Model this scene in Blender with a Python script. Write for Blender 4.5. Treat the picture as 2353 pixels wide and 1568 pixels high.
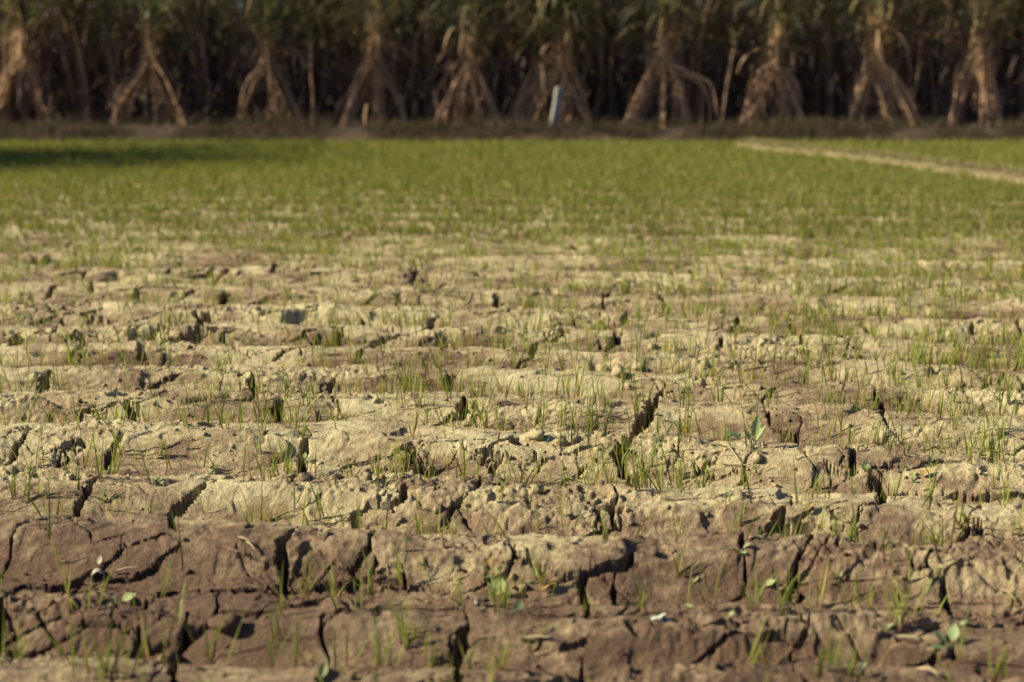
import bpy, math, random
import numpy as np

for o in list(bpy.data.objects):
    bpy.data.objects.remove(o)
random.seed(7)
RNG = np.random.default_rng(11)
PI = math.pi
SC = bpy.context.scene
COL = SC.collection

# ------------------------------------------------------------------ camera
CAM_H = 1.10
PITCH = math.atan(277.0 / 1422.2)
cam_data = bpy.data.cameras.new('camera')
cam_data.lens = 50.0
cam_data.sensor_width = 36.0
cam_data.clip_start = 0.05
cam_data.clip_end = 3000.0
cam_data.dof.use_dof = True
cam_data.dof.focus_distance = 3.95
cam_data.dof.aperture_fstop = 2.4
cam = bpy.data.objects.new('camera', cam_data)
cam.location = (0, 0, CAM_H)
cam.rotation_euler = (PI / 2 - PITCH, 0, 0)
COL.objects.link(cam)
SC.camera = cam

# ------------------------------------------------------------------ sky and sun
SUN_EL = math.radians(33)
SUN_BACK = math.radians(5)                       # straight from the left
sun_vec = np.array([-math.cos(SUN_EL) * math.cos(SUN_BACK), -math.cos(SUN_EL) * math.sin(SUN_BACK), math.sin(SUN_EL)])
world = bpy.data.worlds.new('World')
SC.world = world
world.use_nodes = True
wn = world.node_tree.nodes
wl = world.node_tree.links
wn.clear()
w_out = wn.new('ShaderNodeOutputWorld')
w_bg = wn.new('ShaderNodeBackground')
w_sky = wn.new('ShaderNodeTexSky')
w_sky.sky_type = 'NISHITA'
w_sky.sun_disc = False
w_sky.sun_elevation = SUN_EL
w_sky.sun_rotation = math.atan2(sun_vec[0], sun_vec[1]) % (2 * PI)
w_sky.ozone_density = 8.0
w_sky.dust_density = 1.5
w_bg.inputs['Strength'].default_value = 0.05
wl.new(w_sky.outputs['Color'], w_bg.inputs['Color'])
wl.new(w_bg.outputs['Background'], w_out.inputs['Surface'])

sun_data = bpy.data.lights.new('sun', 'SUN')
sun_data.energy = 5.0
sun_data.angle = math.radians(0.55)
sun_data.color = (1.0, 0.91, 0.63)
sun = bpy.data.objects.new('sun', sun_data)
from mathutils import Vector
sun.rotation_euler = Vector(tuple(sun_vec)).to_track_quat('Z', 'Y').to_euler()
COL.objects.link(sun)
SC.view_settings.view_transform = 'Standard'
SC.view_settings.look = 'None'
SC.view_settings.exposure = 1.0
SC.view_settings.gamma = 1.0
SC.view_settings.use_curve_mapping = False
SC.cycles.use_denoising = True
SC.cycles.max_bounces = 6
SC.cycles.diffuse_bounces = 3
SC.cycles.transmission_bounces = 3
SC.cycles.sample_clamp_indirect = 6.0

# ------------------------------------------------------------------ helpers
S = 1024.0 / 2353.0


def ray(fx, fy):
    """direction of the ray through a point of the 2353x1568 photograph"""
    fx = np.asarray(fx, float)
    fy = np.asarray(fy, float)
    X = (fx - 1176.5) * S / 1422.2
    Y = -(fy - 784.0) * S / 1422.2
    c, s = math.cos(PITCH), math.sin(PITCH)
    return np.stack([X, c + Y * s, -s + Y * c], -1)


def at_depth(fx, fy, y):
    d = ray(fx, fy)
    t = y / d[..., 1]
    p = d * np.asarray(t)[..., None]
    p[..., 2] += CAM_H
    return p


_perm = np.random.default_rng(3).permutation(256).astype(np.int64)
_perm = np.concatenate([_perm, _perm])
_ang = np.random.default_rng(4).uniform(0, 2 * PI, 256)
_gx, _gy = np.cos(_ang), np.sin(_ang)


def noise(x, y, scale=1.0, seed=0):
    x = np.asarray(x, float) / scale + seed * 17.31
    y = np.asarray(y, float) / scale + seed * 9.77
    xi = np.floor(x).astype(np.int64)
    yi = np.floor(y).astype(np.int64)
    xf, yf = x - xi, y - yi
    xi &= 255
    yi &= 255
    u = xf * xf * xf * (xf * (xf * 6 - 15) + 10)
    v = yf * yf * yf * (yf * (yf * 6 - 15) + 10)

    def g(ix, iy, dx, dy):
        h = _perm[_perm[ix & 255] + (iy & 255)]
        return _gx[h] * dx + _gy[h] * dy
    n00 = g(xi, yi, xf, yf)
    n10 = g(xi + 1, yi, xf - 1, yf)
    n01 = g(xi, yi + 1, xf, yf - 1)
    n11 = g(xi + 1, yi + 1, xf - 1, yf - 1)
    a = n00 + u * (n10 - n00)
    b = n01 + u * (n11 - n01)
    return (a + v * (b - a)) * 1.5


def sstep(a, b, x):
    t = np.clip((x - a) / (b - a), 0, 1)
    return t * t * (3 - 2 * t)


def mesh_np(name, verts, faces, mat=None, smooth=True, attrs=None):
    me = bpy.data.meshes.new(name)
    verts = np.ascontiguousarray(verts, dtype=np.float32)
    faces = np.ascontiguousarray(faces, dtype=np.int32)
    n, k = faces.shape
    me.vertices.add(len(verts))
    me.vertices.foreach_set('co', verts.ravel())
    me.loops.add(n * k)
    me.loops.foreach_set('vertex_index', faces.ravel())
    me.polygons.add(n)
    me.polygons.foreach_set('loop_start', np.arange(0, n * k, k, dtype=np.int32))
    me.polygons.foreach_set('loop_total', np.full(n, k, dtype=np.int32))
    me.polygons.foreach_set('use_smooth', np.full(n, smooth, dtype=bool))
    if attrs:
        for a, vals in attrs.items():
            at = me.attributes.new(a, 'FLOAT', 'POINT')
            at.data.foreach_set('value', np.ascontiguousarray(vals, dtype=np.float32))
    me.update(calc_edges=True)
    if mat is not None:
        me.materials.append(mat)
    return me


def link(name, me, parent=None, loc=None):
    o = bpy.data.objects.new(name, me)
    COL.objects.link(o)
    if parent is not None:
        o.parent = parent
    if loc is not None:
        o.location = loc
    return o


def tag(o, label=None, cat=None, group=None, kind=None):
    if label:
        o['label'] = label
    if cat:
        o['category'] = cat
    if group:
        o['group'] = group
    if kind:
        o['kind'] = kind
    return o


def empty(name, loc):
    o = bpy.data.objects.new(name, None)
    o.empty_display_size = 0.1
    COL.objects.link(o)
    o.location = loc
    return o


class Geo:
    """gathers quads with attributes 't' and 'rnd'"""

    def __init__(self):
        self.v, self.f, self.t, self.r, self.n = [], [], [], [], 0

    def add(self, v, f, t, r):
        self.v.append(v)
        self.f.append(f + self.n)
        self.t.append(t)
        self.r.append(r)
        self.n += len(v)

    def mesh(self, name, mat, smooth=True, origin=(0, 0, 0)):
        v = np.concatenate(self.v) - np.asarray(origin)
        return mesh_np(name, v, np.concatenate(self.f), mat, smooth,
                       {'t': np.concatenate(self.t), 'rnd': np.concatenate(self.r)})


def ribbons(base, az, length, width, th0, th1, seg=4, yaw=None, base_w=0.5, fold=0.0, power=0.7, rnd=None, side=None):
    """N curved blades: start angle th0 from vertical, bending to th0+th1 at the tip. returns verts, quads, t, rnd"""
    N = len(base)
    az = np.broadcast_to(np.asarray(az, float), (N,))
    L = np.broadcast_to(np.asarray(length, float), (N,))
    W = np.broadcast_to(np.asarray(width, float), (N,))
    th0 = np.broadcast_to(np.asarray(th0, float), (N,))
    th1 = np.broadcast_to(np.asarray(th1, float), (N,))
    if yaw is None:
        yaw = RNG.uniform(-0.6, 0.6, N)
    if rnd is None:
        rnd = RNG.random(N)
    ts = np.linspace(0, 1, seg + 1)
    pos = np.array(base, float)
    out = np.zeros((N, seg + 1, 2, 3))
    sd = np.stack([-np.sin(az + yaw), np.cos(az + yaw), np.zeros(N)], -1)
    for i, t in enumerate(ts):
        if i > 0:
            th = th0 + th1 * (t - 0.5 / seg)
            step = (L / seg)[:, None]
            pos = pos + step * np.stack([np.sin(th) * np.cos(az), np.sin(th) * np.sin(az), np.cos(th)], -1)
        wp = min(1.0, base_w + 2.5 * t) * max(0.03, (1 - t) ** power)
        out[:, i, 0] = pos - sd * (W * wp * 0.5)[:, None]
        out[:, i, 1] = pos + sd * (W * wp * 0.5)[:, None]
        if fold:
            out[:, i, 0, 2] += W * wp * fold
    v = out.reshape(-1, 3)
    k = (seg + 1) * 2
    q = []
    for i in range(seg):
        a = i * 2
        q.append([a, a + 1, a + 3, a + 2])
    q = np.array(q)
    f = (q[None] + (np.arange(N) * k)[:, None, None]).reshape(-1, 4)
    t = np.broadcast_to(np.repeat(ts, 2)[None], (N, k)).ravel()
    r = np.repeat(rnd, k)
    return v, f, t, r


def tube(pts, rad, sides=6, cap=True):
    pts = np.asarray(pts, float)
    n = len(pts)
    rad = np.broadcast_to(np.asarray(rad, float), (n,))
    tan = np.gradient(pts, axis=0)
    tan /= np.linalg.norm(tan, axis=1)[:, None] + 1e-9
    ref = np.array([0.31, 0.87, 0.23])
    a = np.cross(tan, ref)
    a /= np.linalg.norm(a, axis=1)[:, None] + 1e-9
    b = np.cross(tan, a)
    ph = np.linspace(0, 2 * PI, sides, endpoint=False)
    ring = pts[:, None] + rad[:, None, None] * (np.cos(ph)[None, :, None] * a[:, None] + np.sin(ph)[None, :, None] * b[:, None])
    v = ring.reshape(-1, 3)
    f = []
    for i in range(n - 1):
        for j in range(sides):
            j2 = (j + 1) % sides
            f.append([i * sides + j, i * sides + j2, (i + 1) * sides + j2, (i + 1) * sides + j])
    if cap and sides == 6:
        for o in (0, (n - 1) * sides):
            f.append([o, o + 1, o + 2, o + 3])
            f.append([o, o + 3, o + 4, o + 5])
    t = np.repeat(np.linspace(0, 1, n), sides)
    return v, np.array(f), t


def smooth_path(P, n):
    """Catmull-Rom through the points"""
    P = np.asarray(P, float)
    P = np.vstack([2 * P[0] - P[1], P, 2 * P[-1] - P[-2]])
    m = len(P) - 3
    u = np.linspace(0, m - 1e-6, n)
    i = u.astype(int)
    s = (u - i)[:, None]
    p0, p1, p2, p3 = P[i], P[i + 1], P[i + 2], P[i + 3]
    return 0.5 * (2 * p1 + (p2 - p0) * s + (2 * p0 - 5 * p1 + 4 * p2 - p3) * s ** 2 + (3 * p1 - p0 - 3 * p2 + p3) * s ** 3)


# ------------------------------------------------------------------ materials
def new_mat(name):
    m = bpy.data.materials.new(name)
    m.use_nodes = True
    nt = m.node_tree
    nt.nodes.clear()
    out = nt.nodes.new('ShaderNodeOutputMaterial')
    return m, nt, out


def ramp(nt, fac, stops, interp='LINEAR'):
    r = nt.nodes.new('ShaderNodeValToRGB')
    r.color_ramp.interpolation = interp
    els = r.color_ramp.elements
    while len(els) < len(stops):
        els.new(0.5)
    for e, (p, c) in zip(els, stops):
        e.position = p
        e.color = (*c, 1) if len(c) == 3 else c
    nt.links.new(fac, r.inputs['Fac'])
    return r.outputs['Color']


def mixc(nt, fac, a, b, blend='MIX'):
    m = nt.nodes.new('ShaderNodeMix')
    m.data_type = 'RGBA'
    m.blend_type = blend
    for sock, v in ((m.inputs[0], fac), (m.inputs[6], a), (m.inputs[7], b)):
        if hasattr(v, 'links') or hasattr(v, 'is_linked'):
            nt.links.new(v, sock)
        elif isinstance(v, (int, float)):
            sock.default_value = v
        else:
            sock.default_value = (*v, 1)
    return m.outputs[2]


def math_n(nt, op, a, b=None, clamp=False):
    m = nt.nodes.new('ShaderNodeMath')
    m.operation = op
    m.use_clamp = clamp
    for sock, v in ((m.inputs[0], a), (m.inputs[1], b)):
        if v is None:
            continue
        if isinstance(v, (int, float)):
            sock.default_value = v
        else:
            nt.links.new(v, sock)
    return m.outputs[0]


def noise_n(nt, vec, scale, detail=4, rough=0.55, dist=0.0):
    n = nt.nodes.new('ShaderNodeTexNoise')
    n.inputs['Scale'].default_value = scale
    n.inputs['Detail'].default_value = detail
    n.inputs['Roughness'].default_value = rough
    n.inputs['Distortion'].default_value = dist
    if vec is not None:
        nt.links.new(vec, n.inputs['Vector'])
    return n.outputs['Fac']


def mapr(nt, v, a, b, c, d):
    m = nt.nodes.new('ShaderNodeMapRange')
    m.interpolation_type = 'SMOOTHSTEP'
    nt.links.new(v, m.inputs['Value'])
    for i, x in enumerate((a, b, c, d)):
        m.inputs[i + 1].default_value = x
    return m.outputs[0]


def bump_n(nt, h, strength, dist, normal=None):
    b = nt.nodes.new('ShaderNodeBump')
    b.inputs['Strength'].default_value = strength
    b.inputs['Distance'].default_value = dist
    nt.links.new(h, b.inputs['Height'])
    if normal is not None:
        nt.links.new(normal, b.inputs['Normal'])
    return b.outputs['Normal']


def bsdf(nt, out, color, rough=0.9, normal=None, spec=0.2):
    p = nt.nodes.new('ShaderNodeBsdfPrincipled')
    if hasattr(color, 'is_linked'):
        nt.links.new(color, p.inputs['Base Color'])
    else:
        p.inputs['Base Color'].default_value = (*color, 1)
    p.inputs['Roughness'].default_value = rough
    p.inputs['Specular IOR Level'].default_value = spec
    if normal is not None:
        nt.links.new(normal, p.inputs['Normal'])
    nt.links.new(p.outputs[0], out.inputs['Surface'])
    return p


def soil_material():
    m, nt, out = new_mat('dry_clay')
    geo = nt.nodes.new('ShaderNodeNewGeometry')
    P = geo.outputs['Position']
    sep = nt.nodes.new('ShaderNodeSeparateXYZ')
    nt.links.new(P, sep.inputs[0])
    big = noise_n(nt, P, 1.6, 3, 0.5)
    mp = nt.nodes.new('ShaderNodeMapping')
    mp.inputs['Scale'].default_value = (0.55, 1.0, 1.0)
    nt.links.new(P, mp.inputs['Vector'])
    mid = noise_n(nt, mp.outputs['Vector'], 8.0, 6, 0.62, 0.5)
    small = noise_n(nt, P, 45.0, 5, 0.65)
    grit = noise_n(nt, P, 260.0, 4, 0.7)
    a = math_n(nt, 'MULTIPLY', big, 0.8)
    b = math_n(nt, 'MULTIPLY', math_n(nt, 'SUBTRACT', mid, 0.1), 1.05)
    s = math_n(nt, 'ADD', a, b)
    s = math_n(nt, 'ADD', s, math_n(nt, 'MULTIPLY', math_n(nt, 'SUBTRACT', small, 0.5), 0.55))
    # vignette-like foreground shade painted into the soil colour of the nearest two beds
    near_shade = mapr(nt, math_n(nt, 'ADD', sep.outputs['Y'], math_n(nt, 'MULTIPLY', math_n(nt, 'ADD', sep.outputs['X'], math_n(nt, 'MULTIPLY', mid, 4.0)), 0.09)), 2.85, 3.7, 1.0, 0.0)
    s = math_n(nt, 'SUBTRACT', s, math_n(nt, 'MULTIPLY', near_shade, 0.25))
    furrow_at = nt.nodes.new('ShaderNodeAttribute')
    furrow_at.attribute_name = 'furrow_mask'
    s = math_n(nt, 'SUBTRACT', s, math_n(nt, 'MULTIPLY', furrow_at.outputs['Fac'], 0.13))  # soil turns browner low in the furrows
    s = math_n(nt, 'ADD', s, 0.035)
    col = ramp(nt, s, [(0.50, (0.150, 0.094, 0.066)), (0.67, (0.275, 0.195, 0.127)), (0.81, (0.430, 0.340, 0.205)), (0.98, (0.540, 0.455, 0.280))])
    # pale grains and dark grit
    col = mixc(nt, mapr(nt, grit, 0.60, 0.72, 0.0, 0.55), col, (0.50, 0.43, 0.30))
    col = mixc(nt, mapr(nt, grit, 0.40, 0.28, 0.0, 0.6), col, (0.10, 0.065, 0.045))
    # faint reddish stain patches
    red = noise_n(nt, P, 11.0, 3, 0.5)
    col = mixc(nt, mapr(nt, red, 0.6, 0.75, 0.0, 0.35), col, (0.26, 0.13, 0.09))
    n1 = bump_n(nt, grit, 0.8, 0.009)
    n2 = bump_n(nt, small, 0.8, 0.022, n1)
    bsdf(nt, out, col, 0.95, n2, 0.12)
    return m


def leaf_material(name, stops, rndcols, transl=0.35, rough=0.5, bump=None, tfac=0.0):
    """blade colour along 't', varied by 'rnd'"""
    m, nt, out = new_mat(name)
    at = nt.nodes.new('ShaderNodeAttribute')
    at.attribute_name = 't'
    ar = nt.nodes.new('ShaderNodeAttribute')
    ar.attribute_name = 'rnd'
    col = ramp(nt, at.outputs['Fac'], stops)
    var = ramp(nt, ar.outputs['Fac'], rndcols)
    col = mixc(nt, 1.0, col, var, 'MULTIPLY')
    geo = nt.nodes.new('ShaderNodeNewGeometry')
    nz = noise_n(nt, geo.outputs['Position'], 30.0, 3, 0.6)
    col = mixc(nt, 1.0, col, ramp(nt, nz, [(0.3, (0.75, 0.75, 0.75)), (0.7, (1.15, 1.15, 1.15))]), 'MULTIPLY')
    p = nt.nodes.new('ShaderNodeBsdfPrincipled')
    nt.links.new(col, p.inputs['Base Color'])
    p.inputs['Roughness'].default_value = rough
    p.inputs['Specular IOR Level'].default_value = 0.25
    tr = nt.nodes.new('ShaderNodeBsdfTranslucent')
    nt.links.new(mixc(nt, 1.0, col, (1.1, 1.15, 0.7), 'MULTIPLY'), tr.inputs['Color'])
    mx = nt.nodes.new('ShaderNodeMixShader')
    mx.inputs[0].default_value = transl
    nt.links.new(p.outputs[0], mx.inputs[1])
    nt.links.new(tr.outputs[0], mx.inputs[2])
    nt.links.new(mx.outputs[0], out.inputs['Surface'])
    return m


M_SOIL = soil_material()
M_BLADE = leaf_material('seedling_blade',
                        [(0.0, (0.16, 0.055, 0.04)), (0.12, (0.16, 0.10, 0.05)), (0.3, (0.19, 0.215, 0.042)), (0.8, (0.215, 0.27, 0.042)), (1.0, (0.32, 0.30, 0.09))],
                        [(0.0, (0.7, 0.75, 0.7)), (0.5, (1, 1, 1)), (0.85, (1.15, 1.1, 1.0)), (0.93, (1.5, 1.2, 1.1)), (1.0, (2.3, 1.45, 1.8))], 0.38)
M_FIELD = leaf_material('young_crop',
                        [(0.0, (0.15, 0.09, 0.05)), (0.2, (0.16, 0.16, 0.040)), (0.8, (0.185, 0.205, 0.042)), (1.0, (0.29, 0.27, 0.09))],
                        [(0.0, (0.75, 0.8, 0.7)), (0.5, (1, 1, 1)), (0.93, (1.15, 1.1, 1.0)), (1.0, (2.0, 1.4, 1.6))], 0.38)
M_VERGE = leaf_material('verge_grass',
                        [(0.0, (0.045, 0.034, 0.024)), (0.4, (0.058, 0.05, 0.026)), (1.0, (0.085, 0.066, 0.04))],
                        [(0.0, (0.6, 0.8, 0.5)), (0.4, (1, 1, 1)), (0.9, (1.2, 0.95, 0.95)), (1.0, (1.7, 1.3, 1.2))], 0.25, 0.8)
M_STRAWGRASS = leaf_material('dry_path_grass',
                             [(0.0, (0.19, 0.14, 0.08)), (0.5, (0.29, 0.23, 0.12)), (1.0, (0.36, 0.30, 0.16))],
                             [(0.0, (0.7, 0.7, 0.7)), (0.6, (1, 1, 1)), (1.0, (0.75, 1.0, 0.5))], 0.25, 0.8)
M_CANELEAF = leaf_material('cane_leaf',
                           [(0.0, (0.17, 0.18, 0.10)), (0.4, (0.16, 0.175, 0.095)), (1.0, (0.27, 0.24, 0.15))],
                           [(0.0, (0.55, 0.62, 0.55)), (0.55, (1, 1, 1)), (0.8, (1.5, 1.3, 1.1)), (1.0, (2.4, 1.8, 1.7))], 0.25, 0.55)
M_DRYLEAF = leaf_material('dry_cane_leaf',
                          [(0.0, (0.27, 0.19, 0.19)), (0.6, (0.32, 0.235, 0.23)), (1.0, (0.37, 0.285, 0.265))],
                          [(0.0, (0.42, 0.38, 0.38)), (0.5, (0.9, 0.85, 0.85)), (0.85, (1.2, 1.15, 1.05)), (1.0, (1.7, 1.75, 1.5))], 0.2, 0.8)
M_SHEATH = leaf_material('dry_cane_sheath',
                         [(0.0, (0.46, 0.29, 0.19)), (0.6, (0.50, 0.335, 0.215)), (1.0, (0.54, 0.39, 0.26))],
                         [(0.0, (0.42, 0.38, 0.40)), (0.5, (0.9, 0.85, 0.85)), (0.85, (1.15, 1.1, 1.05)), (1.0, (1.4, 1.45, 1.3))], 0.2, 0.8)
M_CANE = leaf_material('cane_stem',
                       [(0.0, (0.50, 0.32, 0.21)), (0.45, (0.52, 0.35, 0.22)), (0.7, (0.24, 0.19, 0.095)), (1.0, (0.12, 0.12, 0.05))],
                       [(0.0, (0.5, 0.45, 0.5)), (0.5, (0.9, 0.85, 0.85)), (1.0, (1.5, 1.4, 1.2))], 0.0, 0.6)
M_WEED = leaf_material('weed_leaf',
                       [(0.0, (0.20, 0.22, 0.10)), (0.3, (0.24, 0.32, 0.15)), (1.0, (0.29, 0.39, 0.20))],
                       [(0.0, (0.6, 0.75, 0.75)), (0.5, (1, 1, 1)), (0.85, (1.25, 1.15, 1.1)), (1.0, (1.5, 1.2, 1.1))], 0.3, 0.6)
M_DEADLEAF = leaf_material('dead_leaf',
                           [(0.0, (0.22, 0.12, 0.06)), (1.0, (0.34, 0.22, 0.11))],
                           [(0.0, (0.6, 0.5, 0.5)), (0.5, (1, 1, 1)), (1.0, (1.3, 1.5, 1.0))], 0.2, 0.8)
M_STRAW = leaf_material('straw',
                        [(0.0, (0.38, 0.28, 0.17)), (1.0, (0.50, 0.40, 0.26))],
                        [(0.0, (0.7, 0.7, 0.7)), (1.0, (1.2, 1.2, 1.15))], 0.1, 0.7)
M_CROWN = leaf_material('tree_leaf',
                        [(0.0, (0.06, 0.09, 0.03)), (1.0, (0.08, 0.11, 0.035))],
                        [(0.0, (0.7, 0.7, 0.7)), (1.0, (1.3, 1.3, 1.1))], 0.25, 0.6)


def plain(name, c1, c2, scale, rough=0.7, bumpd=0.0, spec=0.3):
    m, nt, out = new_mat(name)
    tc = nt.nodes.new('ShaderNodeTexCoord')
    n = noise_n(nt, tc.outputs['Object'], scale, 5, 0.6)
    col = ramp(nt, n, [(0.3, c1), (0.7, c2)])
    nor = bump_n(nt, n, 0.6, bumpd) if bumpd else None
    bsdf(nt, out, col, rough, nor, spec)
    return m


M_POST = plain('weathered_white_post', (0.16, 0.155, 0.15), (0.28, 0.27, 0.26), 14, 0.8, 0.004)
M_SHELL = plain('pale_shell', (0.26, 0.21, 0.16), (0.42, 0.36, 0.29), 90, 0.5)
M_WHITEP = plain('white_plastic', (0.38, 0.40, 0.33), (0.52, 0.52, 0.45), 60, 0.4)
M_BLUEP = plain('blue_plastic', (0.015, 0.05, 0.16), (0.03, 0.08, 0.22), 60, 0.4)
M_TWIG = plain('brown_twig', (0.16, 0.10, 0.07), (0.30, 0.20, 0.14), 80, 0.9)
M_BARK = plain('tree_bark', (0.07, 0.05, 0.04), (0.16, 0.12, 0.09), 9, 0.9, 0.01)


def bank_material():
    m, nt, out = new_mat('bank_earth')
    geo = nt.nodes.new('ShaderNodeNewGeometry')
    n = noise_n(nt, geo.outputs['Position'], 3.0, 5, 0.65)
    g = noise_n(nt, geo.outputs['Position'], 24.0, 4, 0.65)
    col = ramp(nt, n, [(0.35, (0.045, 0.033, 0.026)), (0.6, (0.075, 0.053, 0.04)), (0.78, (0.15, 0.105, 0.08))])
    bsdf(nt, out, col, 0.95, bump_n(nt, g, 0.8, 0.03), 0.1)
    return m


M_BANK = bank_material()
M_PATH = plain('path_earth', (0.15, 0.115, 0.066), (0.25, 0.20, 0.115), 6.0, 0.95, 0.01, 0.1)

# ------------------------------------------------------------------ terrain: beds and furrows
# crest of every bed as the photograph shows it: height in the picture at left, centre, right; amplitude
CRESTS = [(1660, 1650, 1680, .05), (1528, 1532, 1560, .055), (1388, 1420, 1452, .055), (1195, 1222, 1266, .090), (1100, 1126, 1165, .070),
          (978, 990, 1066, .075), (905, 910, 970, .058), (848, 852, 900, .045), (795, 806, 850, .050), (752, 758, 797, .048),
          (702, 712, 738, .045), (655, 667, 692, .045), (615, 626, 645, .04), (580, 589, 603, .04)]
_cr = []
for L_, C_, R_, A_ in CRESTS:
    xs, ys = [], []
    for fx, fy in ((0, L_), (1176, C_), (2353, R_)):
        d = ray(fx, fy)
        t = (A_ - CAM_H) / d[2]
        xs.append(d[0] * t)
        ys.append(d[1] * t)
    _cr.append((np.polyfit(xs, ys, 2), xs[0], xs[2], A_))


def crest_lines(x):
    out = []
    for pf, x0, x1, A in _cr:
        xc = np.clip(x, x0 - 0.4, x1 + 0.4)
        out.append(np.polyval(pf, xc) + np.clip(x - xc, -9, 9) * -0.05)
    c = np.stack(out, -1)
    far = [c[..., -1] + 0.62 * (k + 1) for k in range(26)]
    near = [c[..., 0] - 0.45 * (k + 1) for k in range(3)][::-1]
    return np.concatenate([np.stack(near, -1), c, np.stack(far, -1)], -1)


AMPS = np.array([.05] * 3 + [c[3] for c in _cr] + [.016] * 26)


def beds(x, y):
    """ridge and furrow height"""
    x = np.asarray(x, float)
    y = np.asarray(y, float)
    yy = y + noise(x, y, 0.55, 5) * 0.035 + noise(x, y, 1.7, 6) * 0.03
    cl = crest_lines(x)
    h = np.zeros_like(yy)
    for k in range(cl.shape[-1] - 1):
        a, b = cl[..., k], cl[..., k + 1]
        m = (yy >= a) & (yy < b)
        if not m.any():
            continue
        t = (yy[m] - a[m]) / (b[m] - a[m])
        c = 0.5 + 0.5 * np.cos(2 * PI * t)
        c = 0.35 * c + 0.65 * sstep(0.05, 0.85, c)
        amp = AMPS[k] * (1 - t) + AMPS[k + 1] * t
        h[m] = amp * c
    return 0.92 * h * (1 + 0.25 * noise(x, y, 0.8, 8))


def to_ground(fx, fy):
    """pixel of the photograph -> point on the beds"""
    fx = np.atleast_1d(np.asarray(fx, float))
    fy = np.atleast_1d(np.asarray(fy, float))
    d = ray(fx, fy)
    t0 = (0.14 - CAM_H) / d[:, 2]
    t1 = (-0.05 - CAM_H) / d[:, 2]
    best = t1.copy()
    done = np.zeros(len(fx), bool)
    for i in range(120):
        t = t0 + (t1 - t0) * i / 119
        hz = CAM_H + d[:, 2] * t
        hit = (~done) & (hz <= beds(d[:, 0] * t, d[:, 1] * t))
        best[hit] = t[hit]
        done |= hit
    return d[:, 0] * best, d[:, 1] * best


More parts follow.
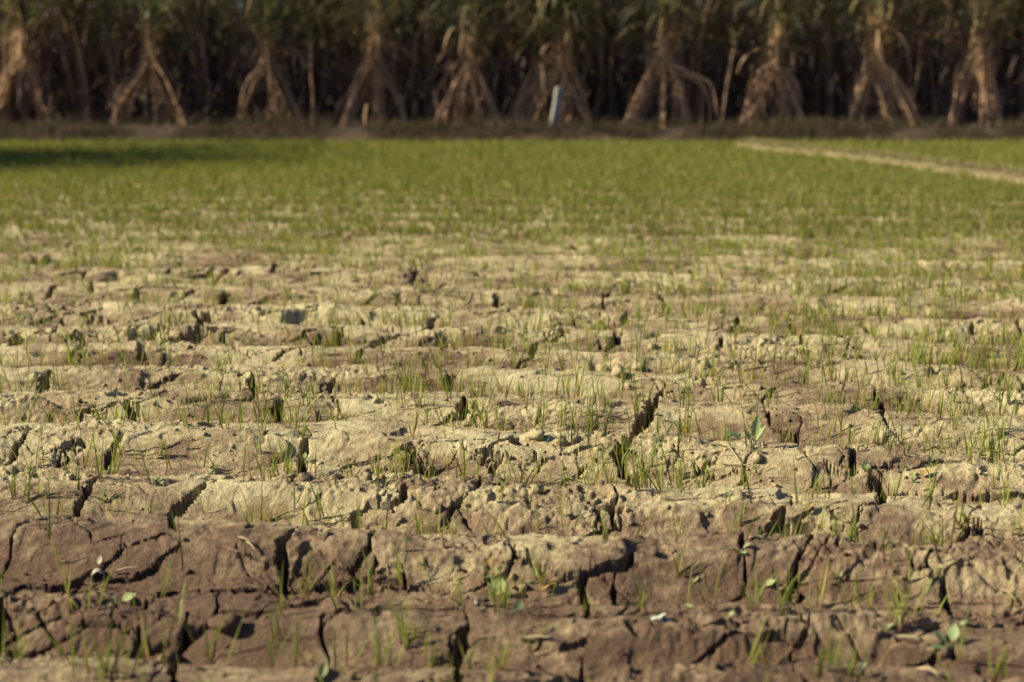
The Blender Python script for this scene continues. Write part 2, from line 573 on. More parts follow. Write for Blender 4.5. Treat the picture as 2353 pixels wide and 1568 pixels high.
# cracks traced on the photograph (x, y in 2353x1568 picture units) with their width
CR = [
    (22, [(668, 1222), (645, 1247), (652, 1300), (655, 1362)]),
    (12, [(862, 1217), (848, 1259), (828, 1289), (805, 1316)]),
    (8, [(0, 1327), (50, 1339), (110, 1349), (200, 1346), (267, 1337), (317, 1327), (350, 1309), (377, 1279), (407, 1259), (417, 1241)]),
    (12, [(333, 1389), (367, 1372), (400, 1362), (467, 1366), (534, 1372), (584, 1371), (644, 1362), (667, 1356), (717, 1349), (767, 1349), (790, 1362)]),
    (9, [(0, 1386), (33, 1379), (83, 1377)]),
    (26, [(414, 1486), (434, 1459), (480, 1439), (494, 1422)]),
    (20, [(403, 1490), (397, 1532), (407, 1575)]),
    (13, [(0, 1489), (40, 1459)]),
    (14, [(0, 1502), (33, 1499), (100, 1492), (133, 1476)]),
    (10, [(740, 1425), (790, 1408)]),
    (10, [(785, 1342), (821, 1342)]),
    (8, [(818, 1397), (885, 1397), (951, 1399), (1001, 1396), (1051, 1399), (1118, 1397)]),
    (20, [(1455, 1259), (1448, 1292), (1438, 1306), (1402, 1309), (1368, 1319), (1348, 1329), (1338, 1346), (1345, 1379), (1352, 1416)]),
    (5, [(1182, 1287), (1218, 1296), (1252, 1316), (1282, 1331), (1332, 1331)]),
    (10, [(1235, 1412), (1285, 1411), (1352, 1412), (1418, 1412), (1455, 1402)]),
    (24, [(1078, 1432), (1058, 1446), (1065, 1462), (1048, 1479), (1048, 1516), (1055, 1575)]),
    (14, [(1292, 1486), (1348, 1469)]),
    (9, [(1338, 1512), (1338, 1575)]),
    (22, [(818, 1207), (815, 1177), (845, 1161), (901, 1161), (928, 1140), (931, 1110)]),
    (7, [(1051, 1154), (1068, 1184), (1088, 1220)]),
    (16, [(1418, 1144), (1402, 1164), (1408, 1197), (1425, 1214), (1395, 1224)]),
    (26, [(1518, 910), (1492, 947), (1468, 987), (1445, 1014), (1418, 1047), (1435, 1080), (1462, 1117)]),
    (6, [(1455, 1010), (1518, 1014), (1568, 1010)]),
    (6, [(1415, 1024), (1378, 1024), (1335, 1034)]),
    (7, [(1348, 1070), (1325, 1094), (1298, 1107), (1262, 1114)]),
    (9, [(1231, 1007), (1185, 1000), (1145, 1014), (1128, 1030)]),
    (14, [(1155, 1054), (1132, 1080), (1101, 1110)]),
    (7, [(1135, 1044), (1115, 1067)]),
    (20, [(1071, 907), (1061, 940), (1061, 954), (1035, 957), (1011, 974)]),
    (12, [(1031, 870), (1028, 894)]),
    (6, [(868, 1074), (918, 1084), (971, 1084), (1018, 1094), (1058, 1104)]),
    (5, [(785, 1074), (818, 1064), (851, 1060), (895, 1060)]),
    (5, [(785, 1090), (835, 1080), (858, 1077)]),
    (12, [(945, 1020), (941, 1040)]),
    (11, [(895, 777), (855, 794), (828, 820)]),
    (6, [(630, 827), (674, 804), (717, 797), (750, 789), (784, 784), (818, 790), (851, 790)]),
    (11, [(1248, 780), (1228, 800), (1223, 824)]),
    (9, [(1292, 754), (1292, 767), (1272, 784)]),
    (11, [(1408, 750), (1418, 774), (1435, 797)]),
    (18, [(117, 850), (100, 874), (93, 900)]),
    (8, [(410, 860), (390, 874), (353, 884), (333, 900), (300, 914)]),
    (14, [(313, 934), (303, 960)]),
    (12, [(290, 925), (300, 935)]),
    (7, [(217, 930), (187, 950), (182, 970)]),
    (12, [(584, 860), (580, 880), (584, 910)]),
    (8, [(770, 864), (760, 884), (744, 907)]),
    (22, [(650, 917), (637, 934), (644, 974)]),
    (13, [(57, 1000), (37, 1024), (27, 1054), (0, 1080)]),
    (16, [(283, 997), (267, 1024), (250, 1054), (243, 1080)]),
    (8, [(143, 1027), (133, 1067)]),
    (20, [(704, 1004), (694, 1034), (697, 1067), (687, 1084)]),
    (13, [(233, 1094), (200, 1134), (177, 1174), (163, 1197)]),
    (18, [(494, 1094), (464, 1124), (430, 1147), (400, 1180), (394, 1210)]),
    (11, [(190, 774), (190, 794), (160, 820)]),
    (12, [(330, 790), (327, 824)]),
    (9, [(143, 722), (133, 750), (117, 767)]),
    (6, [(700, 764), (714, 790)]),
    (7, [(517, 767), (510, 780), (534, 790), (550, 807), (574, 814)]),
    (9, [(1816, 747), (1836, 767), (1843, 787)]),
    (7, [(1862, 807), (1886, 834)]),
    (8, [(1639, 757), (1659, 777), (1656, 790)]),
    (13, [(2009, 907), (2029, 934), (2026, 947), (2036, 964)]),
    (11, [(1753, 917), (1766, 947), (1769, 974)]),
    (12, [(1829, 1000), (1846, 1034)]),
    (13, [(1959, 1030), (1962, 1064)]),
    (9, [(1989, 1057), (2052, 1060), (2102, 1064), (2136, 1057), (2179, 1057), (2202, 1057)]),
    (26, [(2002, 1084), (2016, 1100), (2033, 1124), (2026, 1150), (2016, 1160)]),
    (7, [(2042, 1140), (2082, 1140), (2136, 1144), (2186, 1144), (2236, 1144), (2349, 1137)]),
    (8, [(1620, 1067), (1603, 1087), (1570, 1110)]),
    (8, [(1713, 1097), (1700, 1114)]),
    (5, [(1770, 1140), (1823, 1147)]),
    (22, [(1803, 1170), (1790, 1197), (1779, 1220)]),
    (11, [(1750, 1224), (1703, 1240)]),
    (12, [(2219, 1183), (2249, 1197), (2256, 1220), (2266, 1230)]),
    (15, [(2226, 1227), (2202, 1247), (2186, 1260)]),
    (8, [(1949, 1250), (2019, 1254), (2089, 1257)]),
    (5, [(2219, 894), (2269, 874)]),
    (16, [(1829, 1282), (1823, 1336), (1809, 1349), (1823, 1379), (1836, 1406), (1849, 1432)]),
    (17, [(2129, 1282), (2142, 1306), (2162, 1332), (2176, 1376), (2192, 1416)]),
    (8, [(1569, 1432), (1636, 1432), (1703, 1430)]),
    (22, [(1769, 1466), (1796, 1459)]),
    (22, [(1816, 1509), (1836, 1539), (1856, 1575)]),
    (7, [(1962, 1476), (1972, 1506)]),
    (15, [(2132, 1432), (2156, 1426)]),
    (8, [(2202, 1439), (2302, 1436), (2353, 1429)]),
    (9, [(415, 603), (400, 614), (385, 628)]), (7, [(510, 610), (482, 628)]), (7, [(632, 608), (628, 625)]),
    (12, [(522, 672), (508, 697)]), (8, [(130, 655), (112, 680)]), (7, [(210, 650), (213, 670)]), (9, [(320, 665), (310, 690)]),
    (10, [(485, 722), (455, 752)]), (9, [(958, 625), (945, 650)]), (8, [(915, 672), (918, 690)]), (9, [(1140, 680), (1140, 705)]),
    (11, [(990, 735), (988, 755)]), (6, [(1515, 675), (1525, 690)]), (10, [(10, 760), (30, 780)]), (12, [(110, 588), (80, 605)]),
    (7, [(2235, 740), (2235, 765)]), (7, [(1980, 740), (1995, 760)]), (7, [(600, 700), (595, 712)]), (8, [(205, 725), (207, 745)]),
]
SEGS = []                                        # x0 y0 x1 y1 w0 w1 depth
PATHS = []


def add_crack(xs, ys, ws):
    for i in range(len(xs) - 1):
        SEGS.append((xs[i], ys[i], xs[i + 1], ys[i + 1], ws[i], ws[i + 1]))
    PATHS.append((xs, ys, ws))


_lens = [len(p) for w, p in CR]
_all = np.array([q for w, p in CR for q in p], float)
_gxs, _gys = to_ground(_all[:, 0], _all[:, 1])
_k = 0
for (w, p), n in zip(CR, _lens):
    xs, ys = _gxs[_k:_k + n], _gys[_k:_k + n]
    _k += n
    ws = []
    for i in range(n):
        j0, j1 = max(0, i - 1), min(n - 1, i + 1)
        dx, dy = p[j1][0] - p[j0][0], p[j1][1] - p[j0][1]
        horiz = abs(dx) / (math.hypot(dx, dy) + 1e-6)
        ww = w * S * ys[i] / 1422.2 * ((1 + 0.4 * horiz ** 3) if w < 13 else (1 - 0.35 * horiz ** 2)) * (1 + 0.35 * min(1, max(0, ys[i] - 4.0)))
        if i in (0, n - 1) and n > 2:
            ww *= 0.55
        ws.append(ww)
    add_crack(xs, ys, ws)
# smaller cracks across the beds that the picture only hints at, further out and beside the frame
_r = np.random.default_rng(21)
for k in range(600):
    y = _r.uniform(1.7, 11.0)
    x = _r.uniform(-1, 1) * (0.36 * y * 1.45 + 0.4)
    inside = abs(x) < 0.36 * y
    if inside and y < 5.4:
        continue
    if y > 7.5 and _r.random() < 0.3:
        continue
    if x > 0.1 * y and inside and _r.random() < 0.6:
        continue
    L_ = _r.uniform(0.12, 0.36)
    a = _r.normal(PI / 2 - 0.12 * x, 0.35) if _r.random() < 0.85 else _r.normal(0, 0.3)
    n = 4
    xs = [x]
    ys = [y]
    for i in range(n - 1):
        a2 = a + _r.normal(0, 0.4)
        xs.append(xs[-1] + math.cos(a2) * L_ / 3)
        ys.append(ys[-1] + math.sin(a2) * L_ / 3)
    w = _r.uniform(0.008, 0.026) * (1 + 0.04 * y) * (1.35 if inside else 1)
    add_crack(np.array(xs), np.array(ys), np.array([w * 0.4, w, w, w * 0.4]))
# hairline cracks running on from the ends of the wide ones and branching off them
for xs, ys, ws in list(PATHS):
    if not (1.9 < ys[0] < 7.0):
        continue
    n = len(xs)
    starts = [(xs[0], ys[0], xs[0] - xs[min(1, n - 1)], ys[0] - ys[min(1, n - 1)]), (xs[-1], ys[-1], xs[-1] - xs[-2], ys[-1] - ys[-2])]
    if _r.random() < 0.55:
        k = int(_r.integers(0, n))
        a = _r.uniform(0, 2 * PI)
        starts.append((xs[k], ys[k], math.cos(a), math.sin(a) * .4))
    for sx, sy, dx, dy in starts:
        if _r.random() < 0.3:
            continue
        a = math.atan2(dy, dx) + _r.normal(0, .5)
        w = _r.uniform(.0034, .0062) * (1 + .06 * sy)
        n2 = int(_r.integers(3, 7))
        px, py, pw = [sx], [sy], [w]
        for i in range(n2):
            a += _r.normal(0, .45)
            st = _r.uniform(.025, .06)
            px.append(px[-1] + math.cos(a) * st)
            py.append(py[-1] + math.sin(a) * st)
            pw.append(w * (1 - .6 * (i + 1) / n2))
        add_crack(np.array(px), np.array(py), np.array(pw))
# hairlines that join neighbouring cracks into a loose net of plates
_ends = [(p[0][e], p[1][e], i) for i, p in enumerate(PATHS) for e in (0, -1)]
_pts = np.array([(x, y) for p in PATHS for x, y in zip(p[0], p[1])])
_own = np.array([i for i, p in enumerate(PATHS) for x in p[0]])
for ex, ey, i in _ends:
    if not (1.9 < ey < 6.5) or _r.random() < 0.55:
        continue
    dd = np.hypot(_pts[:, 0] - ex, _pts[:, 1] - ey)
    dd[_own == i] = 9
    j = int(np.argmin(np.where(dd < .07, 9, dd)))
    if dd[j] > 0.38:
        continue
    n2 = max(3, int(dd[j] / .05))
    tt_ = np.linspace(0, 1, n2 + 1)
    off = np.cumsum(_r.normal(0, .022, n2 + 1))
    off = off - off[0] - (off[-1] - off[0]) * tt_
    vx_, vy_ = _pts[j, 0] - ex, _pts[j, 1] - ey
    w = _r.uniform(.0032, .0062) * (1 + .06 * ey)
    SEGn = (ex + vx_ * tt_ - vy_ / dd[j] * off, ey + vy_ * tt_ + vx_ / dd[j] * off, w * _r.uniform(.6, 1.2, n2 + 1))
    for k in range(n2):
        SEGS.append((SEGn[0][k], SEGn[1][k], SEGn[0][k + 1], SEGn[1][k + 1], SEGn[2][k], SEGn[2][k + 1]))
SEG = np.array(SEGS)

PITS_F = [(338, 772, 40, .05), (700, 733, 48, .05), (258, 648, 30, .04), (455, 768, 22, .03), (1390, 842, 40, .025), (1030, 787, 26, .04),
          (1480, 722, 30, .03), (330, 573, 24, .04), (112, 590, 24, .04), (2190, 588, 26, .03), (745, 790, 22, .025), (1190, 1006, 22, .03),
          (520, 1085, 30, .025), (590, 1085, 24, .03), (40, 770, 26, .03)]
_px, _py = to_ground([p[0] for p in PITS_F], [p[1] for p in PITS_F])
PITS = [(x, y, p[2] * S * y / 1422.2, p[3]) for x, y, p in zip(_px, _py, PITS_F)]


def furrow_mask(x, y):
    """1 in the furrow bottoms, falling to 0 on the crests"""
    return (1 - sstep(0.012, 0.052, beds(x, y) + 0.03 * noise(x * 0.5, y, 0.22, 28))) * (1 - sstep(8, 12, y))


def relief(x, y):
    """lumps, dents and crumbs of the clay"""
    fade = 1 - sstep(9, 15, y) * 0.5
    xs = x * 0.62                                    # lumps lie along the beds
    h = noise(xs, y, 0.40, 11) * 0.010
    wx = xs + noise(x, y, 0.12, 31) * 0.03
    wy = y + noise(x, y, 0.12, 32) * 0.03
    rough = sstep(-0.02, 0.40, noise(xs, y, 0.45, 14))
    lump = np.abs(noise(wx, wy, 0.16, 12))
    h += (lump - 0.32) * 0.022
    l2 = np.abs(noise(wx, wy, 0.065, 13))
    h += (l2 - 0.3) * (0.005 + 0.013 * rough)
    l3 = np.abs(noise(x, y, 0.028, 15))
    h += (l3 - 0.3) * (0.0016 + 0.0074 * rough)
    h += noise(x, y, 0.012, 16) * (0.0006 + 0.0026 * rough)
    # dents and crusty broken edges
    p1 = noise(wx, wy, 0.10, 17)
    h -= sstep(0.40, 0.52, p1) * 0.014
    p2 = noise(x, y, 0.045, 18)
    h -= sstep(0.42, 0.54, p2) * 0.007 * (0.4 + rough)
    # terraces: thin crust broken off in sharp steps along the beds
    for sc, amp, sd in ((0.24, 0.007, 19), (0.11, 0.0055, 27)):
        tt = noise(wx, wy * 1.3, sc, sd) * 2.6 + 0.25 * noise(x, y, 0.05, sd + 1)
        fr = tt - np.floor(tt)
        h += (sstep(0.42, 0.56, fr) - fr) * amp * sstep(-0.25, 0.2, noise(xs, y, 0.7, sd + 2))
    h *= 1 - 0.25 * furrow_mask(x, y)
    for (cx, cy, r, dep) in PITS:
        dd = np.hypot((x - cx), (y - cy) * 0.6)
        m = dd < r * 2
        if np.any(m):
            h = np.where(m, h - dep * (1 - sstep(0.45, 1.25, dd / r + 0.35 * noise(x, y, 0.07, 25))), h)
    return h * fade


def seg_sd(X, Y, jag, s):
    """signed distance to the edge of one crack piece, direction away from it, depth"""
    x0, y0, x1, y1, w0, w1 = s
    dx, dy = x1 - x0, y1 - y0
    l2 = dx * dx + dy * dy + 1e-9
    t = np.clip(((X - x0) * dx + (Y - y0) * dy) / l2, 0, 1)
    qx, qy = X - x0 - t * dx, Y - y0 - t * dy
    dist = np.hypot(qx, qy) + 1e-9
    w = w0 + (w1 - w0) * t
    half = w * 0.65 * (1 + 0.5 * jag) + 0.0016 * jag
    return dist - half, qx / dist, qy / dist, np.minimum(0.34, 0.012 + 10.0 * w)


def carve_points(x, y):
    out = np.zeros_like(x)
    jag = noise(x, y, 0.035, 41) + 0.15 * noise(x, y, 0.016, 42)
    for s in SEG:
        r = max(s[4], s[5]) + 0.03
        m = (x > min(s[0], s[2]) - r) & (x < max(s[0], s[2]) + r) & (y > min(s[1], s[3]) - r) & (y < max(s[1], s[3]) + r)
        if m.any():
            sd, _, _, dep = seg_sd(x[m], y[m], jag[m], s)
            out[m] = np.maximum(out[m], np.where(sd < 0.001, dep, 0))
    return out


FIELD_END = 20.0


def field_amount(y):
    return 1 - sstep(FIELD_END - 0.6, FIELD_END + 0.1, y)


def surface(x, y, carve=True):
    x = np.asarray(x, float)
    y = np.asarray(y, float)
    h = (beds(x, y) + relief(x, y)) * field_amount(y)
    if carve:
        h = h - carve_points(x, y)
    return h


# ------------------------------------------------------------------ ground sheet (fine near the camera, coarse to the horizon)
NC = 1110
u_in = np.linspace(-1, 1, NC)
u_out = np.array([1.02, 1.06, 1.13, 1.25, 1.45, 1.8, 2.4, 3.6, 6, 12, 30, 90])
u = np.concatenate([-u_out[::-1], u_in, u_out])
d_rows = [1.95]
while d_rows[-1] < 8.6:
    d_rows.append(d_rows[-1] * 1.0018)
while d_rows[-1] < 20.4:
    d_rows.append(d_rows[-1] * 1.0055)
d_rows += [21, 22, 24, 28, 36, 50, 80, 140, 300, 900]
d_rows = [-200, -60, -15, -4, 0, 0.8, 1.2, 1.5, 1.7, 1.8, 1.86, 1.9, 1.93] + d_rows
d_rows = np.array(d_rows)
w_rows = 0.36 * np.maximum(d_rows, 1.5) * 1.30 + 0.10
GX = u[None, :] * w_rows[:, None]
GY = np.repeat(d_rows[:, None], len(u), 1)
edge = 1 - sstep(1.1, 3.0, np.abs(u))[None, :] * np.ones_like(GX)
GZ = beds(GX, GY) + relief(GX, GY) * edge
GZ *= field_amount(GY)
JAG = noise(GX, GY, 0.035, 41) + 0.15 * noise(GX, GY, 0.016, 42)
CARVE = np.zeros_like(GZ)
SDM = np.full_like(GZ, 9.0)
NXM = np.zeros_like(GZ)
NYM = np.zeros_like(GZ)
for s in SEG:
    r = max(s[4], s[5]) + 0.06
    ra = np.searchsorted(d_rows, min(s[1], s[3]) - r)
    rb = np.searchsorted(d_rows, max(s[1], s[3]) + r)
    if rb <= ra:
        continue
    wmin, wmax = w_rows[ra], w_rows[rb - 1]
    xa, xb = min(s[0], s[2]) - r, max(s[0], s[2]) + r
    ca = np.searchsorted(u, min(xa / wmin, xa / wmax))
    cb = np.searchsorted(u, max(xb / wmin, xb / wmax))
    if cb <= ca:
        continue
    sl = (slice(ra, rb), slice(ca, cb))
    sd, nx, ny, dep = seg_sd(GX[sl], GY[sl], JAG[sl], s)
    CARVE[sl] = np.maximum(CARVE[sl], np.where(sd < 0, dep, 0))
    near_ = sd < SDM[sl]
    SDM[sl] = np.where(near_, sd, SDM[sl])
    NXM[sl] = np.where(near_, nx, NXM[sl])
    NYM[sl] = np.where(near_, ny, NYM[sl])
# vertices just outside an edge are drawn onto it so that the walls stand steep and the rims stay crisp
CELLX = np.abs(np.gradient(GX, axis=1))
CELLY = np.abs(np.gradient(GY, axis=0))
reach = np.sqrt((CELLX * NXM) ** 2 + (CELLY * NYM) ** 2) * 0.95
snap = (SDM > 0) & (SDM < reach) & (CARVE == 0)
GX = np.where(snap, GX - NXM * SDM, GX)
GY = np.where(snap, GY - NYM * SDM, GY)
rimh = np.exp(-(np.clip(SDM, 0, 9) / 0.03) ** 2) * 0.004 * noise(GX, GY, 0.12, 44)
GZ = GZ + np.where(CARVE == 0, rimh, 0) - CARVE
R_, C_ = GX.shape
idx = np.arange(R_ * C_).reshape(R_, C_)
quads = np.stack([idx[:-1, :-1], idx[:-1, 1:], idx[1:, 1:], idx[1:, :-1]], -1).reshape(-1, 4)
gme = mesh_np('ground', np.stack([GX, GY, GZ], -1).reshape(-1, 3), quads, M_SOIL, True, {'furrow_mask': furrow_mask(GX, GY).ravel()})
_zq = GZ.ravel()[quads]
gme.polygons.foreach_set('use_smooth', (_zq.max(1) - _zq.min(1)) < 0.022 + 0.004 * np.clip(GY.ravel()[quads[:, 0]], 0, 1000))
ground = link('ground', gme)
tag(ground, 'pale cracked clay field in low beds and furrows', kind='structure')


# ------------------------------------------------------------------ bank in front of the cane, path on the right
def bank_h(x, y):
    c = 20.95 + 0.12 * noise(x, y * 0, 2.5, 51)
    prof = np.clip(1 - np.abs((y - c) / 0.85) ** 2.2, 0, 1)
    back = sstep(20.9, 21.4, y)
    h = np.maximum(prof * (0.20 + 0.05 * noise(x, y, 1.3, 52)), back * 0.15)
    h += 0.018 * noise(x, y, 0.35, 53) + 0.012 * noise(x, y, 0.12, 54)
    return np.where(y < 20.12, np.minimum(h, -0.02 + (y - 19.95) * 0.2), h) * sstep(19.95, 20.25, y) + 0.004


bx = np.linspace(-13, 13, 420)
by = np.concatenate([np.linspace(19.95, 22.4, 52), [23, 25, 28, 34]])
BX, BY = np.meshgrid(bx, by)
BZ = bank_h(BX, BY)
BZ[0] = -0.05
bi = np.arange(BX.size).reshape(BX.shape)
bq = np.stack([bi[:-1, :-1], bi[:-1, 1:], bi[1:, 1:], bi[1:, :-1]], -1).reshape(-1, 4)
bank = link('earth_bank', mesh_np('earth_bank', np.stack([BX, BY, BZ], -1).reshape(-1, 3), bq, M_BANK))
tag(bank, 'low dark earth bank along the foot of the sugarcane', kind='structure')

PATH_C = [(3.10, 18.95), (3.45, 17.8), (4.05, 16.2), (4.45, 14.6), (4.80, 13.25), (5.3, 11.6), (6.1, 9.4), (7.4, 6.5)]
pc = smooth_path([(a, b, 0) for a, b in PATH_C], 160)[:, :2]


def path_dist(x, y):
    dm = np.full(np.shape(x), 99.0)
    side = np.zeros(np.shape(x))
    for i in range(0, len(pc) - 1, 3):
        dd = np.hypot(x - pc[i, 0], y - pc[i, 1])
        dm = np.minimum(dm, dd)
    return dm


tn = np.gradient(pc, axis=0)
tn /= np.linalg.norm(tn, axis=1)[:, None]
nr = np.stack([tn[:, 1], -tn[:, 0]], -1)
pv = []
offs = np.linspace(-0.24, 0.24, 13)
for o_ in offs:
    pp = pc + nr * o_ * (1 + 0.2 * noise(pc[:, 0], pc[:, 1], 0.7, 61))[:, None]
    base = 0.03
    z = base + 0.075 * max(0, 1 - (abs(o_) / 0.24) ** 2) - (0.09 if abs(o_) > 0.23 else 0) + 0.018 * noise(pp[:, 0], pp[:, 1], 0.18, 62) + 0.01 * noise(pp[:, 0], pp[:, 1], 0.07, 63)
    pv.append(np.stack([pp[:, 0], pp[:, 1], z], -1))
pv = np.stack(pv, 1)
pi_ = np.arange(pv.shape[0] * pv.shape[1]).reshape(pv.shape[:2])
pq = np.stack([pi_[:-1, :-1], pi_[:-1, 1:], pi_[1:, 1:], pi_[1:, :-1]], -1).reshape(-1, 4)
path = link('earth_path', mesh_np('earth_path', pv.reshape(-1, 3), pq, M_PATH))
tag(path, 'narrow raised strip of dry earth running out to the right', kind='structure')

# ------------------------------------------------------------------ young crop
# seedlings: position, number of blades
def crop_points(y0, y1, dens, rng):
    """random points with density dens(x, y) per square metre"""
    area = 0.36 * 1.35 * (y1 ** 2 - y0 ** 2) + 0.5 * (y1 - y0)
    dmax = 720
    n = int(area * dmax)
    y = np.sqrt(rng.uniform(y0 ** 2, y1 ** 2, n))
    x = rng.uniform(-1, 1, n) * (0.36 * y * 1.35 + 0.2)
    keep = rng.random(n) < dens(x, y) / dmax
    return x[keep], y[keep]


def density(x, y):
    base = np.interp(y, [1.5, 2.4, 3.2, 3.6, 4.6, 6.0, 7.5, 9.0, 11.0, 14, 20], [80, 100, 140, 210, 280, 280, 400, 640, 720, 720, 720])
    right = 1 + 0.35 * np.clip(x / (0.36 * np.maximum(y, 1)), -0.6, 1) * sstep(3.2, 4.5, y) * (1 - sstep(10, 14, y))
    patch = 0.45 + 1.1 * sstep(-0.35, 0.45, noise(x, y, 0.5, 71)) * (0.6 + 0.8 * sstep(-0.3, 0.4, noise(x, y, 1.9, 72)))
    patch = patch + (patch * 0.35 + 0.68 - patch) * sstep(8.5, 13, y)
    f = beds(x, y)
    fur = 1.25 - 0.6 * sstep(0.02, 0.07, f)               # more grows down in the furrows
    fur = fur + (1 - fur) * sstep(7.5, 10.0, y)
    d = base * right * patch * fur
    d = np.where(path_dist(x, y) < 0.16 + 0.14 * noise(x, y, 0.6, 73), 0, d)
    return np.minimum(d, 720)


cx, cy = crop_points(1.6, 19.85, density, np.random.default_rng(5))
cz = surface(cx, cy)
ok = cz > -0.035
cx, cy, cz = cx[ok], cy[ok], cz[ok]
inview = np.abs(cx) < 0.36 * cy + 0.04
order = np.argsort(np.where(inview & (cy > 2.25), cy, 99))
SINGLES = order[:280]
rest = np.ones(len(cx), bool)
rest[SINGLES] = False


def tuft_geo(rng, n, h, spread=0.006, w=0.0034, seg=6, droop=0.5):
    g = Geo()
    base = np.stack([rng.normal(0, spread, n), rng.normal(0, spread, n), np.full(n, -0.006)], -1)
    az = rng.uniform(0, 2 * PI, n)
    L = h * rng.uniform(0.55, 1.05, n)
    g.add(*ribbons(base, az, L, w * rng.uniform(0.7, 1.25, n), rng.uniform(0.02, 0.35, n), rng.gamma(1.2, 0.28, n) * droop * 2, seg,
                   yaw=rng.uniform(-1.5, 1.5, n), base_w=0.4, fold=0.15, rnd=rng.random(n)))
    return g


# the rest of the crop: near ones with fuller blades, far ones simpler
rx, ry, rz = cx[rest], cy[rest], cz[rest]
rr = np.random.default_rng(8)


def crop_mass(name, m, seg, wid, hgt, nbl, mat):
    x, y, z = rx[m], ry[m], rz[m]
    k = rr.choice([1, 2, 3, 4], size=len(x), p=nbl)
    X = np.repeat(x, k) + rr.normal(0, 0.006, k.sum())
    Y = np.repeat(y, k) + rr.normal(0, 0.006, k.sum())
    Z = np.repeat(z, k) - 0.006
    th = np.repeat(rr.lognormal(0, 0.28, len(x)), k)
    n = len(X)
    L = hgt(Y) * th * rr.uniform(0.55, 1.1, n)
    W = wid(Y) * rr.uniform(0.7, 1.3, n)
    lean_az = rr.uniform(0, 2 * PI, n)
    v, f, t, r = ribbons(np.stack([X, Y, Z], -1), lean_az, L, W, rr.uniform(0.0, 0.32, n), rr.gamma(1.1, 0.24, n), seg,
                         yaw=rr.uniform(-1.5, 1.5, n), base_w=0.4, fold=0.1, rnd=rr.random(n))
    return mesh_np(name, v, f, mat, True, {'t': t, 'rnd': r})


near = ry < 9.0
c1 = link('young_grass', crop_mass('young_grass', near, 5, lambda y: 0.0040 + 0.00022 * y, lambda y: np.interp(y, [2, 4, 6, 9], [0.122, 0.112, 0.083, 0.066]), [.36, .34, .2, .1], M_BLADE))
tag(c1, 'sparse thin green grass seedlings between the cracks of the middle field', 'grass', kind='stuff')
c2 = link('field_grass', crop_mass('field_grass', ~near, 3, lambda y: 0.0060 + 0.0003 * y, lambda y: np.interp(y, [9, 12, 20], [0.068, 0.076, 0.085]), [.15, .35, .3, .2], M_FIELD))
tag(c2, 'dense green young crop covering the far part of the field', 'grass', kind='stuff')

# seedlings nearest the camera, one object each; 48 shapes shared between them
tr_ = np.random.default_rng(15)
tmesh = []
for i in range(48):
    nb = int(tr_.choice([1, 2, 3, 4, 5], p=[.26, .3, .22, .14, .08]))
    tmesh.append((nb, tuft_geo(tr_, nb, tr_.uniform(0.07, 0.15), w=0.0054).mesh('seedling', M_BLADE)))
SEEDLINGS = []
for i in SINGLES:
    nb, me = tmesh[int(tr_.integers(len(tmesh)))]
    o = link('seedling', me, loc=(cx[i], cy[i], cz[i]))
    o.rotation_euler = (tr_.normal(0, .07), tr_.normal(0, .07), tr_.uniform(0, 6.28))
    s_ = tr_.uniform(0.8, 1.15)
    o.scale = (s_, s_, s_)
    SEEDLINGS.append((o, nb, s_))


LAND = []                                        # landmarks for the seedlings' labels: x, y, short name


def ground_pt(fx, fy):
    x, y = to_ground(fx, fy)
    # settle on the fine surface
    z = surface(x, y, carve=False)
    return float(x[0]), float(y[0]), float(z[0])


# tufts that stand out in the photograph
HERO = [
    (1440, 1030, 16, .125, .022, 'largest grass tuft, growing out of the wide forked crack in mid field'),
    (225, 1545, 12, .135, .020, 'tall blurred grass tuft at the bottom left corner of the field'),
    (268, 1560, 8, .125, .016, 'second blurred grass tuft just right of the bottom left one'),
    (190, 1345, 8, .105, .010, 'grass tuft on the near brown slope left of the pale hollow shell'),
    (1818, 1345, 10, .115, .010, 'grass tuft standing in the crack of the near brown slope'),
    (1795, 1215, 12, .095, .020, 'grass tuft filling the crack just behind the near bed crest on the right'),
    (932, 1475, 8, .085, .010, 'spreading grass tuft on the bottom clay beside the left-leaning blade'),
    (1345, 1400, 7, .100, .012, 'grass tuft inside the deep crack of the near bed at centre right'),
    (545, 900, 9, .085, .014, 'grass tuft at the crack behind the left middle beds'),
    (700, 1040, 8, .090, .010, 'grass tuft rising beside the dark notch in the left middle bed'),
    (2035, 1130, 10, .105, .012, 'grass tuft in the wide right-hand crack between two pale blocks'),
    (935, 1080, 7, .115, .008, 'tall spreading grass tuft above the notch in the centre bed'),
    (370, 1050, 7, .100, .008, 'tall grass tuft on the left pale bed beside the slanting crack'),
    (1875, 1555, 7, .090, .008, 'grass tuft leaning over the bottom right crack'),
    (2065, 1430, 9, .100, .014, 'grass tuft on the dark clay near the lower right straw stalk'),
    (1735, 1400, 7, .090, .008, 'grass tuft on dark clay between two pale-leaved weeds at right'),
    (2210, 1215, 8, .085, .012, 'grass tuft above the slanting crack by the right edge'),
    (1090, 905, 9, .085, .014, 'grass tuft beside the dark notch at centre of the middle beds'),
]
for i, (fx, fy, nb, h, sp, lab) in enumerate(HERO):
    g = ground_pt(fx, fy)
    z = float(surface(np.array([g[0]]), np.array([g[1]]))[0])
    o = link('grass_tuft', tuft_geo(np.random.default_rng(100 + i), nb, h, sp, 0.0062).mesh('grass_tuft', M_BLADE), loc=(g[0], g[1], max(z, g[2] - 0.04)))
    tag(o, lab, 'grass tuft', 'grass tufts that stand out of the cracked clay')

